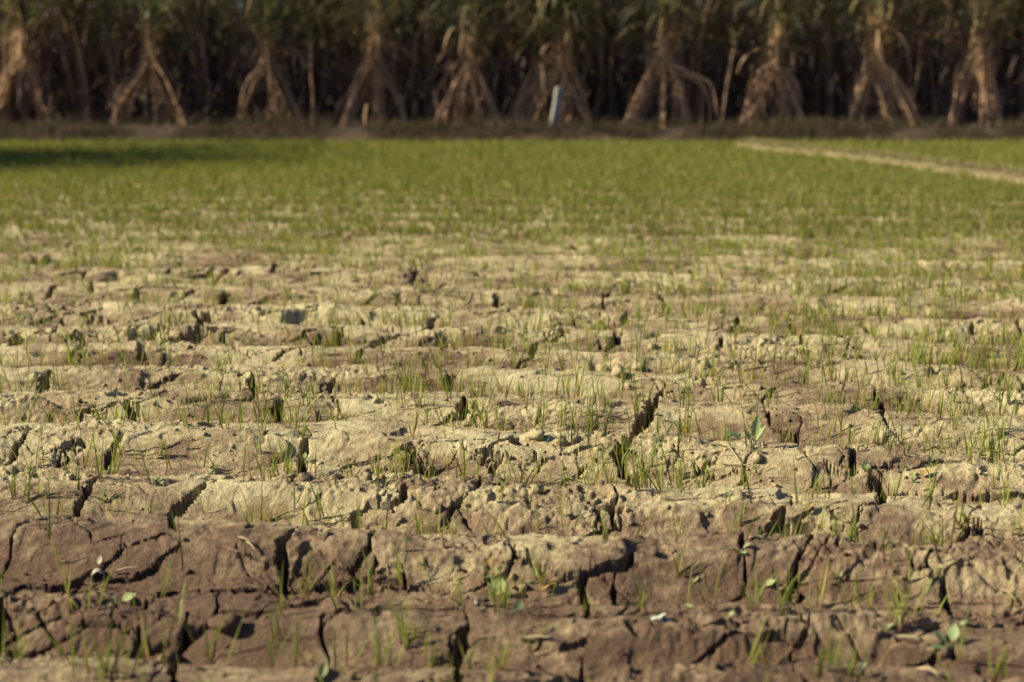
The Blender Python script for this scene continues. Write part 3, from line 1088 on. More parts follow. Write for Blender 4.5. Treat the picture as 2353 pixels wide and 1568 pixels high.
# verge grass on the bank, dry grass on the path
vr = np.random.default_rng(31)
n = 22000
vx = vr.uniform(-11, 11, n)
vy = 20.05 + 1.4 * vr.beta(1.1, 1.6, n)
keep = noise(vx, vy, 0.9, 81) > -0.25
vx, vy = vx[keep], vy[keep]
n = len(vx)
v, f, t, r = ribbons(np.stack([vx, vy, bank_h(vx, vy) - 0.01], -1), vr.uniform(0, 6.28, n), vr.uniform(0.07, 0.28, n) * (1 + .5 * noise(vx, vy, .8, 82)), vr.uniform(0.006, 0.014, n),
                     vr.uniform(0, 0.6, n), vr.uniform(0.1, 1.3, n), 3, rnd=vr.random(n))
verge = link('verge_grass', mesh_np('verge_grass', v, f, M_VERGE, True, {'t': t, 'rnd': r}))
tag(verge, 'dark brown wilted grass along the bank under the cane', 'grass', kind='stuff')
n = 9000
k = vr.integers(0, len(pc), n)
of = vr.normal(0, 0.12, n)
qx, qy = pc[k, 0] + nr[k, 0] * of, pc[k, 1] + nr[k, 1] * of
v, f, t, r = ribbons(np.stack([qx, qy, np.full(n, 0.05) + 0.05 * (1 - (np.abs(of) / 0.35) ** 2)], -1), vr.uniform(0, 6.28, n), vr.uniform(0.03, 0.09, n), vr.uniform(0.006, 0.011, n),
                     vr.uniform(0.1, 0.9, n), vr.uniform(0.1, 1.1, n), 3, rnd=vr.random(n))
pg = link('dry_path_grass', mesh_np('dry_path_grass', v, f, M_STRAWGRASS, True, {'t': t, 'rnd': r}))
tag(pg, 'dry straw-coloured grass on the raised strip at right', 'grass', kind='stuff')

# ------------------------------------------------------------------ sugarcane
CANE_Y = 21.75
kr = np.random.default_rng(77)


def cane_mesh(P, r0, r1, rnd, rings=18, origin=(0, 0, 0)):
    p = smooth_path(P, rings)
    rad = np.linspace(r0, r1, rings) * (1 + 0.16 * (np.arange(rings) % 3 == 0))
    v, f, t = tube(p - np.asarray(origin), rad)
    z = p[:, 2]
    tt = np.repeat(np.clip((z - 0.2) / 2.4, 0, 1), 6)
    return mesh_np('cane', v, f, M_CANE, True, {'t': tt, 'rnd': np.full(len(v), rnd)})


def leaf_ribbon(rng, base, n, L, W, th0, th1, az=None, rnd=None, seg=8):
    base = np.broadcast_to(np.asarray(base, float), (n, 3))
    return ribbons(base, rng.uniform(0, 6.28, n) if az is None else az, L, W, th0, th1, seg, yaw=rng.uniform(-0.25, 0.25, n), base_w=0.6, fold=0.12, power=0.55,
                   rnd=rng.random(n) if rnd is None else rnd)


def add_single(parent, name, geo, mat, origin):
    v, f, t, r = geo
    me = mesh_np(name, v - np.asarray(origin), f, mat, True, {'t': t, 'rnd': r})
    return link(name, me, parent)


def sugarcane_stack(apex, legs, label, group, y0=CANE_Y, top_lean=0.0, extra=(), seed=0, bright=0.5, nleaf=40, bind=True):
    """canes of one clump pair tied together; apex and legs in picture units"""
    rng = np.random.default_rng(500 + seed)
    A = at_depth(apex[0], apex[1], y0)
    root_xyz = (float(A[0]), y0, 0.15)
    root = empty('sugarcane_stack', root_xyz)
    tag(root, label, 'sugarcane', group)
    dry = Geo()
    for (foot, ncane, spread) in legs:
        for c in range(ncane):
            F = at_depth(foot + rng.normal(0, spread * 1.25), 288, y0 + rng.uniform(-0.2, 0.3))
            F[2] = float(bank_h(np.array([F[0]]), np.array([F[1]]))[0]) - 0.03
            q = A + np.array([rng.normal(0, 0.045), rng.normal(0, 0.05), rng.uniform(-0.2, 0.16)])
            mid = F * 0.5 + q * 0.5 + np.array([(q[0] - F[0]) * rng.uniform(-0.18, 0.10), rng.normal(0, 0.07), rng.uniform(-0.06, 0.10)])
            up = q + np.array([rng.normal(top_lean * 0.5, 0.06), rng.normal(0, 0.06), 0.55])
            tp = q + np.array([rng.normal(top_lean, 0.17), rng.normal(0, 0.17), rng.uniform(1.2, 1.9)])
            P = [F, mid, q, up, tp]
            link('cane', cane_mesh(P, 0.0145, 0.010, np.clip(rng.normal(bright, 0.3), 0, 1), origin=root_xyz), root)
            # dry sheaths clinging to the stem
            pts = smooth_path(P, 40)[2:30]
            nd = 22
            kk = rng.integers(0, len(pts) - 2, nd)
            tang = pts[kk + 1] - pts[kk]
            az = np.arctan2(tang[:, 1], tang[:, 0])
            th = np.arccos(np.clip(tang[:, 2] / np.linalg.norm(tang, axis=1), -1, 1))
            hang = rng.random(nd) < 0.4
            th0 = np.where(hang, th + PI * 0.8, th + rng.uniform(-0.75, 0.75, nd))
            dry.add(*ribbons(pts[kk] + rng.normal(0, 0.012, (nd, 3)), az + rng.normal(0, 0.4, nd), rng.uniform(0.18, 0.55, nd), rng.uniform(0.014, 0.034, nd), th0,
                             rng.normal(0, 0.4, nd), 4, base_w=0.7, fold=0.2, rnd=np.clip(rng.normal(bright, 0.27, nd), 0, 1)))
    for e in extra:                                  # bent and fallen stalks
        P = [at_depth(a, b, y0 + dy) for a, b, dy in e]
        link('cane', cane_mesh(np.array(P), 0.016, 0.010, np.clip(rng.normal(bright + 0.1, 0.15), 0, 1), origin=root_xyz), root)
    n = 26
    b0 = A + np.stack([rng.normal(0, 0.05, n), rng.normal(0, 0.05, n), rng.uniform(-0.25, 0.25, n)], -1)
    dry.add(*ribbons(b0, rng.uniform(0, 6.28, n), rng.uniform(0.2, 0.5, n), rng.uniform(0.02, 0.04, n), rng.uniform(0.3, 2.2, n), rng.uniform(0, 1.5, n), 5, base_w=0.7, fold=0.2,
                     rnd=np.clip(rng.normal(bright + 0.1, 0.25, n), 0, 1)))
    o = link('dry_leaves', dry.mesh('dry_leaves', M_SHEATH, True, root_xyz), root)
    o['kind'] = 'stuff'
    if bind:                                         # leaves twisted round the tie
        hh = np.linspace(-0.13, 0.13, 9)
        pts = A + np.stack([hh * 0.1, hh * 0, hh], -1)
        v, f, t = tube(pts, 0.062 + 0.02 * np.cos(np.linspace(-PI, PI, 9)) * 0.6 + rng.normal(0, 0.006, 9), 10, cap=False)
        v = v + rng.normal(0, 0.004, v.shape)
        link('binding', mesh_np('binding', v - np.asarray(root_xyz), f, M_SHEATH, True, {'t': t, 'rnd': np.full(len(v), min(1, bright + 0.2))}), root)
    # arching leaves, each its own part
    for i in range(nleaf):
        z = rng.uniform(-0.1, 0.85)
        b = A + np.array([top_lean * z * 0.6 + rng.normal(0, 0.06), rng.normal(0, 0.06), z])
        az = rng.uniform(0, 2 * PI)
        if rng.random() < 0.6:
            az = rng.choice([0, PI]) + rng.normal(-0.35, 0.5)
        add_single(root, 'leaf', leaf_ribbon(rng, b, 1, rng.uniform(0.7, 1.25), rng.uniform(0.026, 0.045), rng.uniform(0.25, 0.8), rng.uniform(1.2, 2.6), np.array([az]),
                                             np.array([np.clip(rng.normal(bright + 0.15, 0.3), 0, 1)])), M_CANELEAF, root_xyz)
    for i in range(9):                               # withered leaves hanging down
        z = rng.uniform(-0.1, 0.6)
        b = A + np.array([rng.normal(0, 0.05), rng.normal(-0.03, 0.04), z])
        az = rng.choice([0, PI]) + rng.normal(-0.3, 0.5)
        add_single(root, 'withered_leaf', leaf_ribbon(rng, b, 1, rng.uniform(0.6, 1.0), rng.uniform(0.025, 0.04), rng.uniform(0.6, 1.2), rng.uniform(1.4, 2.2), np.array([az]),
                                                      np.array([np.clip(rng.normal(bright + 0.2, 0.2), 0, 1)])), M_SHEATH, root_xyz)
    n = 90
    z = rng.uniform(0.2, 1.5, n)
    b = A + np.stack([top_lean * z * 0.7 + rng.normal(0, 0.1, n), rng.normal(0, 0.1, n), z], -1)
    g = Geo()
    g.add(*leaf_ribbon(rng, b, n, rng.uniform(0.8, 1.4, n), rng.uniform(0.03, 0.055, n), rng.uniform(0.05, 0.7, n), rng.uniform(0.5, 2.2, n), rnd=rng.random(n) * 0.85, seg=6))
    o = link('foliage', g.mesh('foliage', M_CANELEAF, True, root_xyz), root)
    o['kind'] = 'stuff'
    return root


GF = 'tied sugarcane stacks along the front of the cane field'
sugarcane_stack((52, 105), [(-45, 8, 14), (105, 5, 10)], 'tied sugarcane stack cut by the left edge of the picture', GF, seed=0, bright=0.42, top_lean=-.1)
sugarcane_stack((348, 112), [(252, 9, 9), (385, 6, 14), (428, 4, 8)], 'sugarcane stack with one long slanting leg, second from the left', GF, seed=1, bright=0.4)
sugarcane_stack((612, 125), [(545, 6, 12), (640, 5, 8), (688, 6, 9)], 'dim sugarcane stack with three thin legs, third from the left', GF, seed=2, bright=0.42)
sugarcane_stack((858, 120), [(786, 10, 9), (885, 5, 9), (938, 4, 5)], 'sugarcane stack behind the short green shoot, with a bright thick left leg', GF, seed=3, bright=0.6)
sugarcane_stack((1078, 130), [(988, 8, 9), (1060, 4, 8), (1105, 5, 8), (1155, 5, 5)], 'wide sugarcane stack just left of the stack beside the white post', GF, seed=4, bright=0.55)
sugarcane_stack((1240, 165), [(1176, 10, 9)], 'lone slanting sugarcane bundle leaning in from the left behind the white post', GF, seed=5, bright=0.7, y0=21.9)
sugarcane_stack((1290, 140), [(1212, 8, 7), (1300, 6, 10), (1362, 6, 5)], 'sugarcane stack straight behind the white post', GF, seed=6, bright=0.62, y0=21.75)
sugarcane_stack((1526, 98), [(1450, 12, 10), (1520, 3, 8), (1582, 8, 8)], 'sugarcane stack with arched stalks bending over to its right', GF, seed=7, bright=0.68,
                extra=[[(1545, 150, -.1), (1580, 165, -.1), (1630, 190, -.1), (1645, 240, -.1), (1650, 288, -.05)],
                       [(1550, 165, 0), (1590, 180, 0), (1620, 205, 0), (1632, 250, 0), (1630, 290, 0)],
                       [(1540, 140, .1), (1590, 172, .1), (1615, 195, .1), (1610, 290, .1)]])
sugarcane_stack((1778, 140), [(1702, 11, 9), (1812, 6, 8), (1862, 5, 8)], 'sugarcane stack with a drooping loop of stalk between its legs', GF, seed=8, bright=0.6,
                extra=[[(1745, 235, -.1), (1760, 265, -.12), (1790, 285, -.12), (1815, 270, -.1)],
                       [(1775, 155, -.1), (1800, 162, -.1), (1830, 190, -.1), (1840, 235, -.1)],
                       [(1770, 150, 0), (1790, 150, -.05), (1820, 180, -.05), (1837, 215, -.05)]])
sugarcane_stack((2010, 118), [(1945, 10, 8), (1975, 4, 6), (2060, 6, 8), (2110, 8, 7)], 'broad bright sugarcane stack with a pale yellow tie', GF, seed=9, bright=0.72)
sugarcane_stack((2250, 115), [(2178, 9, 8), (2290, 8, 8), (2265, 3, 6)], 'sugarcane stack nearest the right edge of the picture', GF, seed=10, bright=0.6)

# second row, mostly in shade behind
GB = 'shaded sugarcane stacks of the row behind'
proto = sugarcane_stack((180, 140), [(130, 8, 12), (245, 8, 12)], 'dim sugarcane stack standing back in the shade of the front row', GB, y0=23.4, seed=20, bright=0.4, nleaf=12)
src = list(proto.children)
BACK = [(480, 'dim stack in the second row, right of the stack with one long slanting leg'),
        (740, 'dim stack in the second row, behind the single upright tan stalk'),
        (980, 'dim stack in the second row, in the gap right of the short green shoot'),
        (1190, 'dim stack in the second row, behind the lone slanting bundle'),
        (1400, 'dim stack in the second row, in the gap right of the white post'),
        (1660, 'dim stack in the second row, behind the slim young stalk'),
        (1890, 'dim stack in the second row, in the gap left of the broad bright stack'),
        (2130, 'dim stack in the second row, in the gap right of the broad bright stack'),
        (2330, 'dim stack in the second row, at the right edge of the picture')]
tag(proto, 'dim stack in the second row, left of the stack with one long slanting leg')
for fx, lab in BACK:
    r = proto.copy()
    COL.objects.link(r)
    r['label'] = lab
    p = at_depth(fx, 140, 23.4)
    r.location = (float(p[0]), 23.4 + kr.uniform(-.25, .5), 0.15)
    r.rotation_euler = (0, 0, kr.choice([0, PI]) + kr.normal(0, 0.25))
    s_ = kr.uniform(0.9, 1.15)
    r.scale = (s_, s_, s_)
    for ch in src:
        c = ch.copy()
        COL.objects.link(c)
        c.parent = r

# single stalks
def lone_cane(P, label, r0, leaf_n, bright, mats=(M_CANE, M_CANELEAF), lw=0.03, ll=0.5, th=(0.2, 0.7)):
    rng = np.random.default_rng(int(P[0][0]))
    W = np.array([at_depth(a, b, y) for a, b, y in P])
    W[0, 2] = float(bank_h(W[0:1, 0], W[0:1, 1])[0]) - 0.02
    org = tuple(W[0])
    root = empty('sugarcane_stalk', org)
    tag(root, label, 'sugarcane')
    link('cane', cane_mesh(W, r0, r0 * 0.6, bright, 12, org), root)
    for i in range(leaf_n):
        b = W[-1] * (0.6 + 0.4 * (i + 1) / leaf_n) + W[-2] * (0.4 - 0.4 * (i + 1) / leaf_n)
        add_single(root, 'leaf', leaf_ribbon(rng, b, 1, rng.uniform(0.7, 1.1) * ll, lw, rng.uniform(*th), rng.uniform(0.3, 1.2), np.array([rng.choice([0, PI]) + rng.normal(0, .4)]), np.array([0.75 + 0.2 * rng.random()])), mats[1], org)
    return root


lone_cane([(1658, 286, 21.5), (1668, 210, 21.5), (1680, 140, 21.5), (1690, 95, 21.5)], 'slim young sugarcane stalk with a fresh yellow-green top between two stacks', .014, 8, .4, lw=.03, ll=.45, th=(.1, .6))
lone_cane([(842, 302, 21.0), (839, 270, 21.0), (843, 240, 21.0)], 'short pale green cane shoot standing on the bank in front of a stack', .018, 0, .9, mats=(M_WEED, M_CANELEAF))
lone_cane([(717, 292, 21.5), (719, 230, 21.5), (714, 160, 21.55), (716, 60, 21.6)], 'single upright tan cane stalk standing in a gap right of the dim stack', .017, 6, .25, ll=.8)

# the standing cane behind: one mass nobody could count
g = Geo()
nr_ = 900
tx = kr.uniform(-15, 12, nr_)
ty = 22.4 + 5.5 * kr.random(nr_) ** 1.3
gst = Geo()
for i in range(nr_):
    b = np.array([tx[i], ty[i], 0.1])
    P = [b, b + [kr.normal(0, .12), kr.normal(0, .1), 1.1], b + [kr.normal(0, .25), kr.normal(0, .2), 2.3], b + [kr.normal(0, .35), kr.normal(0, .3), 3.1]]
    v, f, t = tube(smooth_path(P, 6), np.linspace(.017, .011, 6), 4, cap=False)
    gst.add(v, f, t, np.full(len(v), kr.random() * 0.6))
mst = gst.mesh('thicket_stems', M_CANE)
o = link('cane_thicket_stems', mst)
tag(o, 'countless dim cane stems standing behind the tied stacks', 'sugarcane', kind='stuff')
n = 22000
b = np.stack([kr.uniform(-15, 12, n), 22.35 + 6.5 * kr.random(n) ** 1.3, kr.uniform(0.25, 2.4, n)], -1)
gd = Geo()
gd.add(*ribbons(b, kr.uniform(0, 6.28, n), kr.uniform(0.4, 1.0, n), kr.uniform(0.02, 0.045, n), kr.uniform(1.6, 3.0, n), kr.uniform(-.6, .6, n), 4, base_w=.7, rnd=.02 + .68 * kr.random(n) ** 1.5))
o = link('withered_cane_leaves', gd.mesh('withered_cane_leaves', M_DRYLEAF))
tag(o, 'dark tangle of withered leaves hanging inside the cane field', 'sugarcane', kind='stuff')
n = 20000
b = np.stack([kr.uniform(-15, 12, n), 22.35 + 6 * kr.random(n) ** 1.3, 1.2 + 2.2 * kr.random(n)], -1)
gd = Geo()
gd.add(*leaf_ribbon(kr, b, n, kr.uniform(0.7, 1.3, n), kr.uniform(0.022, 0.045, n), kr.uniform(0.1, 0.9, n), kr.uniform(0.8, 2.4, n), rnd=.2 + .8 * kr.random(n), seg=5))
o = link('cane_leaf_mass', gd.mesh('cane_leaf_mass', M_CANELEAF))
tag(o, 'dull green mass of arching cane leaves along the top of the picture', 'sugarcane', kind='stuff')

n = 16000
b = np.stack([kr.uniform(-15, 12, n), 22.6 + 8 * kr.random(n), kr.uniform(0.15, 1.35, n)], -1)
gd = Geo()
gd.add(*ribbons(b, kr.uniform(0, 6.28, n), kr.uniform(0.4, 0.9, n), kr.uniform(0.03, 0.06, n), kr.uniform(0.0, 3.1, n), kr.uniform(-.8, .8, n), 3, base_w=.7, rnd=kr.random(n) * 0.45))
o = link('cane_undergrowth', gd.mesh('cane_undergrowth', M_DRYLEAF))
tag(o, 'dark dead leaves filling the foot of the cane field', 'sugarcane', kind='stuff')

# dry trash lying along the bank
n = 2600
b = np.stack([kr.uniform(-10, 10, n), 20.5 + 1.6 * kr.random(n), np.zeros(n)], -1)
cl = noise(b[:, 0], b[:, 1], 1.1, 91)
b = b[cl > 0.12]
n = len(b)
b[:, 2] = bank_h(b[:, 0], b[:, 1]) + 0.02 + 0.04 * kr.random(n)
gd = Geo()
gd.add(*ribbons(b, kr.uniform(0, 6.28, n), kr.uniform(0.12, 0.4, n), kr.uniform(0.015, 0.035, n), kr.uniform(1.3, 1.7, n), kr.uniform(-.3, .5, n), 4, base_w=.7, rnd=0.05 + 0.6 * kr.random(n)))
o = link('cane_trash', gd.mesh('cane_trash', M_DRYLEAF))
tag(o, 'litter of dry pinkish cane leaves lying on the bank', 'dry leaves', kind='stuff')

# ------------------------------------------------------------------ white post
def box_post(W, D, H):
    v = []
    levels = [(-.15, 1), (0, 1), (H * .35, .99), (H * .78, .98), (H * .80, 1.10), (H * .97, 1.10), (H, .96)]
    for z, k in levels:
        w, d = W / 2 * k, D / 2 * k
        c = 0.22
        for sx, sy in ((-1 + c, -1), (1 - c, -1), (1, -1 + c), (1, 1 - c), (1 - c, 1), (-1 + c, 1), (-1, 1 - c), (-1, -1 + c)):
            v.append((sx * w, sy * d, z))
    f = []
    for i in range(len(levels) - 1):
        for j in range(8):
            f.append([i * 8 + j, i * 8 + (j + 1) % 8, (i + 1) * 8 + (j + 1) % 8, (i + 1) * 8 + j])
    t = (len(levels) - 1) * 8
    f += [[t, t + 1, t + 2, t + 3], [t, t + 3, t + 4, t + 7], [t + 4, t + 5, t + 6, t + 7]]
    return np.array(v), np.array(f)


pp_ = at_depth(1268, 305, 20.85)
v, f = box_post(.115, .10, .70)
post = link('boundary_post', mesh_np('boundary_post', v, f, M_POST, False), loc=(float(pp_[0]), 20.85, 0.08))
post.rotation_euler = (math.radians(-2), math.radians(10.5), 0.2)
tag(post, 'short leaning white concrete post on the bank before the cane', 'post')

# ------------------------------------------------------------------ tree off to the left whose shade reaches into the picture
def shade_tree(x, y, h, rx_, label):
    rng = np.random.default_rng(int(abs(x) * 10))
    root = empty('tree', (x, y, 0))
    tag(root, label, 'tree')
    g = Geo()
    v, f, t = tube(smooth_path([(0, 0, -.2), (.1, 0, h * .25), (-.05, .1, h * .55), (.1, 0, h * .9)], 10), np.linspace(.16, .04, 10))
    g.add(v, f, t, np.zeros(len(v)))
    cent = []
    for i in range(14):
        z = rng.uniform(.3, .85) * h
        a = rng.uniform(0, 6.28)
        l = rx_ * rng.uniform(.5, .95)
        e = (math.cos(a) * l, math.sin(a) * l, z + l * .45)
        v, f, t = tube(smooth_path([(0, 0, z), (e[0] * .5, e[1] * .5, z + l * .15), e], 6), np.linspace(.05, .015, 6))
        g.add(v, f, t, np.zeros(len(v)))
        cent.append(e)
    link('trunk', g.mesh('trunk', M_BARK), root)
    cent = np.array(cent + [(0, 0, h * .95), (.2, .2, h * .8), (-.3, 0, h * .7)])
    n = 9000
    k = rng.integers(0, len(cent), n)
    b = cent[k] + rng.normal(0, rx_ * .24, (n, 3))
    g = Geo()
    g.add(*ribbons(b, rng.uniform(0, 6.28, n), rng.uniform(.12, .24, n), rng.uniform(.06, .12, n), rng.uniform(.6, 2.2, n), rng.uniform(-.3, .8, n), 2, base_w=.4, power=.5))
    o = link('crown', g.mesh('crown', M_CROWN), root)
    o['kind'] = 'stuff'


shade_tree(-13.0, 15.7, 6.5, 2.3, 'leafy tree standing beyond the left edge of the field')

# ------------------------------------------------------------------ weeds, leaves, straw and litter on the clay
def leaf_outline(L, W, n=6, lobed=False, curl=0.3, rng=None):
    """flat oval leaf along +x with a raised midrib and curled sides; verts, quads, t"""
    rows = []
    ts = np.linspace(0, 1, n + 1)
    for t in ts:
        w = W * 0.5 * math.sin(PI * min(1, max(.03, t)) ** 0.8) if t < 1 else W * .03
        if lobed:
            w *= 1 + 0.18 * math.sin(t * 22)
        w = max(w, W * .03)
        z = curl * L * t * t * .5
        rows += [(L * t, -w, z + w * .35), (L * t, 0, z), (L * t, w, z + w * .35)]
    v = np.array(rows)
    f = []
    for i in range(n):
        a = i * 3
        f += [[a, a + 1, a + 4, a + 3], [a + 1, a + 2, a + 5, a + 4]]
    return v, np.array(f), np.repeat(ts, 3)


def rot_place(v, az, tilt, roll, pos):
    ca, sa = math.cos(roll), math.sin(roll)
    R1 = np.array([[1, 0, 0], [0, ca, -sa], [0, sa, ca]])
    ct, st = math.cos(tilt), math.sin(tilt)
    R2 = np.array([[ct, 0, -st], [0, 1, 0], [st, 0, ct]])
    cz_, sz_ = math.cos(az), math.sin(az)
    R3 = np.array([[cz_, -sz_, 0], [sz_, cz_, 0], [0, 0, 1]])
    return v @ (R3 @ R2 @ R1).T + np.asarray(pos)


def weed(fx, fy, leaves, label, lobed=False, mat=None):
    """leaves: (azimuth deg, tilt deg, stalk length, leaf length, leaf width, shade)"""
    g = ground_pt(fx, fy)
    root = empty('broadleaf_weed', g)
    tag(root, label, 'weed', 'broad-leaved weeds on the clay')
    rng = np.random.default_rng(int(fx))
    k_ = 1.0 if lobed else 0.7
    for (az, tl, st, L, W, sh) in leaves:
        st, L, W = st * k_, L * k_, W * k_
        az, tl = math.radians(az), math.radians(tl)
        e = np.array([math.cos(az) * math.cos(tl) * st, math.sin(az) * math.cos(tl) * st, math.sin(tl) * st])
        P = smooth_path([(0, 0, -.004), e * .5 + np.array([0, 0, st * .06]), e], 5)
        v, f, t = tube(P, np.linspace(.0016, .001, 5))
        sob = link('stalk', mesh_np('stalk', v, f, M_WEED, True, {'t': t * .2, 'rnd': np.full(len(v), .3)}), root)
        v, f, t = leaf_outline(L, W, 8 if lobed else 6, lobed, rng.uniform(-.25, .25))
        v = rot_place(v, az, tl - 0.15, rng.uniform(-.5, .5), e)
        lo = link('leaf', mesh_np('leaf', v, f, mat or M_WEED, True, {'t': t, 'rnd': np.full(len(v), sh)}), root)
    return root


weed(1729, 1028, [(172, 42, .045, .046, .024, .05), (120, 62, .030, .034, .020, .7), (60, 74, .040, .058, .026, .85), (35, 58, .030, .052, .026, .75), (-60, 15, .014, .030, .018, .1)],
     'lobed mint-green weed on the right middle bed, the biggest leaves in the field', True)
weed(247, 1155, [(170, 20, .025, .034, .024, .6), (120, 40, .02, .030, .02, .1), (20, 35, .022, .030, .022, .9)], 'round-leaved pale weed on the left bed left of the slanting crack')
weed(359, 1110, [(160, 60, .012, .024, .014, .95), (60, 55, .014, .026, .016, .7), (10, 30, .012, .022, .012, .8)], 'small pale upright weed on the left bed between two cracks')
weed(1130, 1334, [(150, 50, .016, .026, .018, .98), (200, 20, .018, .030, .020, .9), (40, 45, .022, .034, .014, .95)], 'pale weed with upright leaves on the near brown slope at centre')
weed(1230, 1339, [(90, 65, .016, .030, .016, .97), (180, 15, .012, .020, .010, .95), (-30, 20, .016, .022, .014, .9), (10, -5, .03, .038, .018, .6)], 'pale weed just right of the upright-leaved one on the near slope')
weed(270, 1382, [(30, 30, .016, .042, .034, .95), (150, 45, .012, .022, .014, .98), (190, 10, .016, .034, .018, .85)], 'weed with one broad pale green leaf below the hollow shell')
weed(1925, 1342, [(160, 35, .014, .032, .016, .9), (50, 60, .012, .030, .012, .95), (200, 5, .014, .018, .010, .7)], 'three-leaved pale weed on the dark clay right of the near crack')
weed(1745, 1345, [(150, 40, .014, .034, .024, .95), (10, 30, .022, .034, .026, .97)], 'weed with two broad pale leaves left of the near right crack')
weed(1592, 1336, [(60, 40, .010, .032, .018, .98), (170, 10, .010, .024, .014, .6)], 'pale-leaved weed on the near slope right of the deep crack')
weed(1603, 1398, [(160, 25, .010, .030, .012, .9), (10, 10, .010, .030, .010, .95)], 'tiny bright green weed low on the near right slope')
weed(1673, 1428, [(40, 50, .008, .022, .014, .95)], 'tiny single-leaved weed above the furrow crack at lower right')
weed(2036, 1440, [(150, 40, .008, .026, .016, .9), (30, 40, .01, .022, .014, .6)], 'small fresh green weed beside the grass tuft at lower right')
weed(2198, 1440, [(160, 40, .01, .028, .016, .7), (20, 30, .012, .026, .016, .8)], 'small green weed at the foot of the right-hand near crack')
weed(2185, 1490, [(160, 45, .018, .044, .026, .75), (60, 62, .018, .050, .030, .85), (200, 15, .02, .042, .026, .4), (20, 25, .02, .034, .02, .5)], 'large blurred green weed in the lower right corner')
weed(1700, 1264, [(170, 30, .012, .028, .020, .8), (20, 40, .016, .032, .020, .9), (-60, 20, .01, .02, .014, .7)], 'pale weed just below the crest of the near bed on the right')
weed(1965, 1560, [(150, 40, .012, .030, .018, .9), (30, 45, .014, .030, .020, .95)], 'blurred pale weed at the very bottom on the right')
weed(735, 1545, [(70, 60, .014, .044, .024, .98), (190, 10, .012, .028, .018, .6)], 'blurred weed with an upright pale leaf at the bottom left of centre')
weed(2095, 1108, [(60, 65, .018, .020, .018, .9), (-20, 15, .010, .018, .012, .2)], 'tiny round-leaved weed on the pale block right of the wide crack')
weed(1148, 1092, [(80, 55, .008, .022, .012, .9), (170, 25, .010, .020, .012, .8)], 'tiny pale weed right of the middle slanting crack')
weed(1680, 1000, [(120, 40, .010, .030, .016, .8), (20, 20, .012, .028, .018, .4), (180, 15, .01, .024, .014, .6)], 'small weed left of the lobed mint-green one')
weed(700, 1066, [(90, 60, .014, .026, .020, .5), (-30, 20, .012, .020, .016, .6)], 'round-leaved weed inside the dark notch of the left bed')
weed(1190, 1400, [(80, 30, .006, .036, .026, .05), (180, 20, .006, .018, .010, .3)], 'dusky grey-green weed above the furrow crack at centre')
weed(2140, 1075, [(100, 70, .016, .030, .024, .6), (200, 20, .012, .022, .014, .5)], 'weed with a round pale leaf over the right dark furrow')
weed(1560, 985, [(120, 45, .012, .036, .022, .5), (30, 25, .012, .036, .018, .7)], 'broad-leaved weed on the right lip of the wide forked crack')


def loose_leaf(fx, fy, L, W, az, tilt, sh, label, mat=None, cat='leaf'):
    g = ground_pt(fx, fy)
    L, W = L * .8, W * .8
    v, f, t = leaf_outline(L, W, 6, False, .45)
    v[:, 2] += .06 * L * np.sin(v[:, 0] / L * 9) * np.sign(v[:, 1])
    v = rot_place(v - np.array([L * .5, 0, 0]), math.radians(az), math.radians(tilt), .25, (0, 0, .006 + L * .5 * abs(math.sin(math.radians(tilt)))))
    o = link('dead_leaf' if mat is None else 'fallen_leaf', mesh_np('leaf', v, f, mat or M_DEADLEAF, True, {'t': t, 'rnd': np.full(len(v), sh)}), loc=g)
    tag(o, label, cat)
    return o


loose_leaf(1998, 1102, .045, .026, 100, 40, .55, 'curled rusty brown leaf at the lip of the wide right crack')
loose_leaf(1988, 1090, .040, .030, 80, 35, .7, 'yellow-green leaf lying behind the rusty leaf by the wide right crack', M_WEED)
loose_leaf(1146, 1370, .052, .044, 70, 32, 1.0, 'broad crumpled cream-green leaf lying on the near centre slope', M_WEED)
loose_leaf(1262, 1355, .060, .020, 25, 12, .9, 'withered pale leaf curling on the near slope at centre right')
loose_leaf(1125, 1318, .060, .014, 75, 40, .95, 'withered pinkish leaf standing beside the pale upright-leaved weed')
loose_leaf(2128, 1098, .050, .022, 10, 12, .9, 'faded tan leaf lying below the round-leaved weed near the right edge')
loose_leaf(1862, 1178, .050, .016, 20, 15, .6, 'small reddish dead leaf on the pale bed right of the grass-filled crack')
loose_leaf(905, 1040, .045, .012, 10, 10, .8, 'dead leaf sliver on the brown soil of the centre bed')


def stalk_piece(fx0, fy0, fx1, fy1, r, label, mat=M_STRAW, lift=0.008, name='straw', cat='straw', group=None):
    a, b = ground_pt(fx0, fy0), ground_pt(fx1, fy1)
    a, b = np.array(a), np.array(b)
    m = (a + b) / 2
    m[2] = max(m[2], float(surface(m[0:1], m[1:2], False)[0])) + .004
    P = np.array([a, m, b])
    P[:, 2] += lift
    org = tuple(P[1])
    v, f, t = tube(smooth_path(P, 6) - np.array(org), np.linspace(r, r * .6, 6))
    o = link(name, mesh_np(name, v, f, mat, True, {'t': t, 'rnd': np.full(len(v), .6)}), loc=org)
    tag(o, label, cat, group)


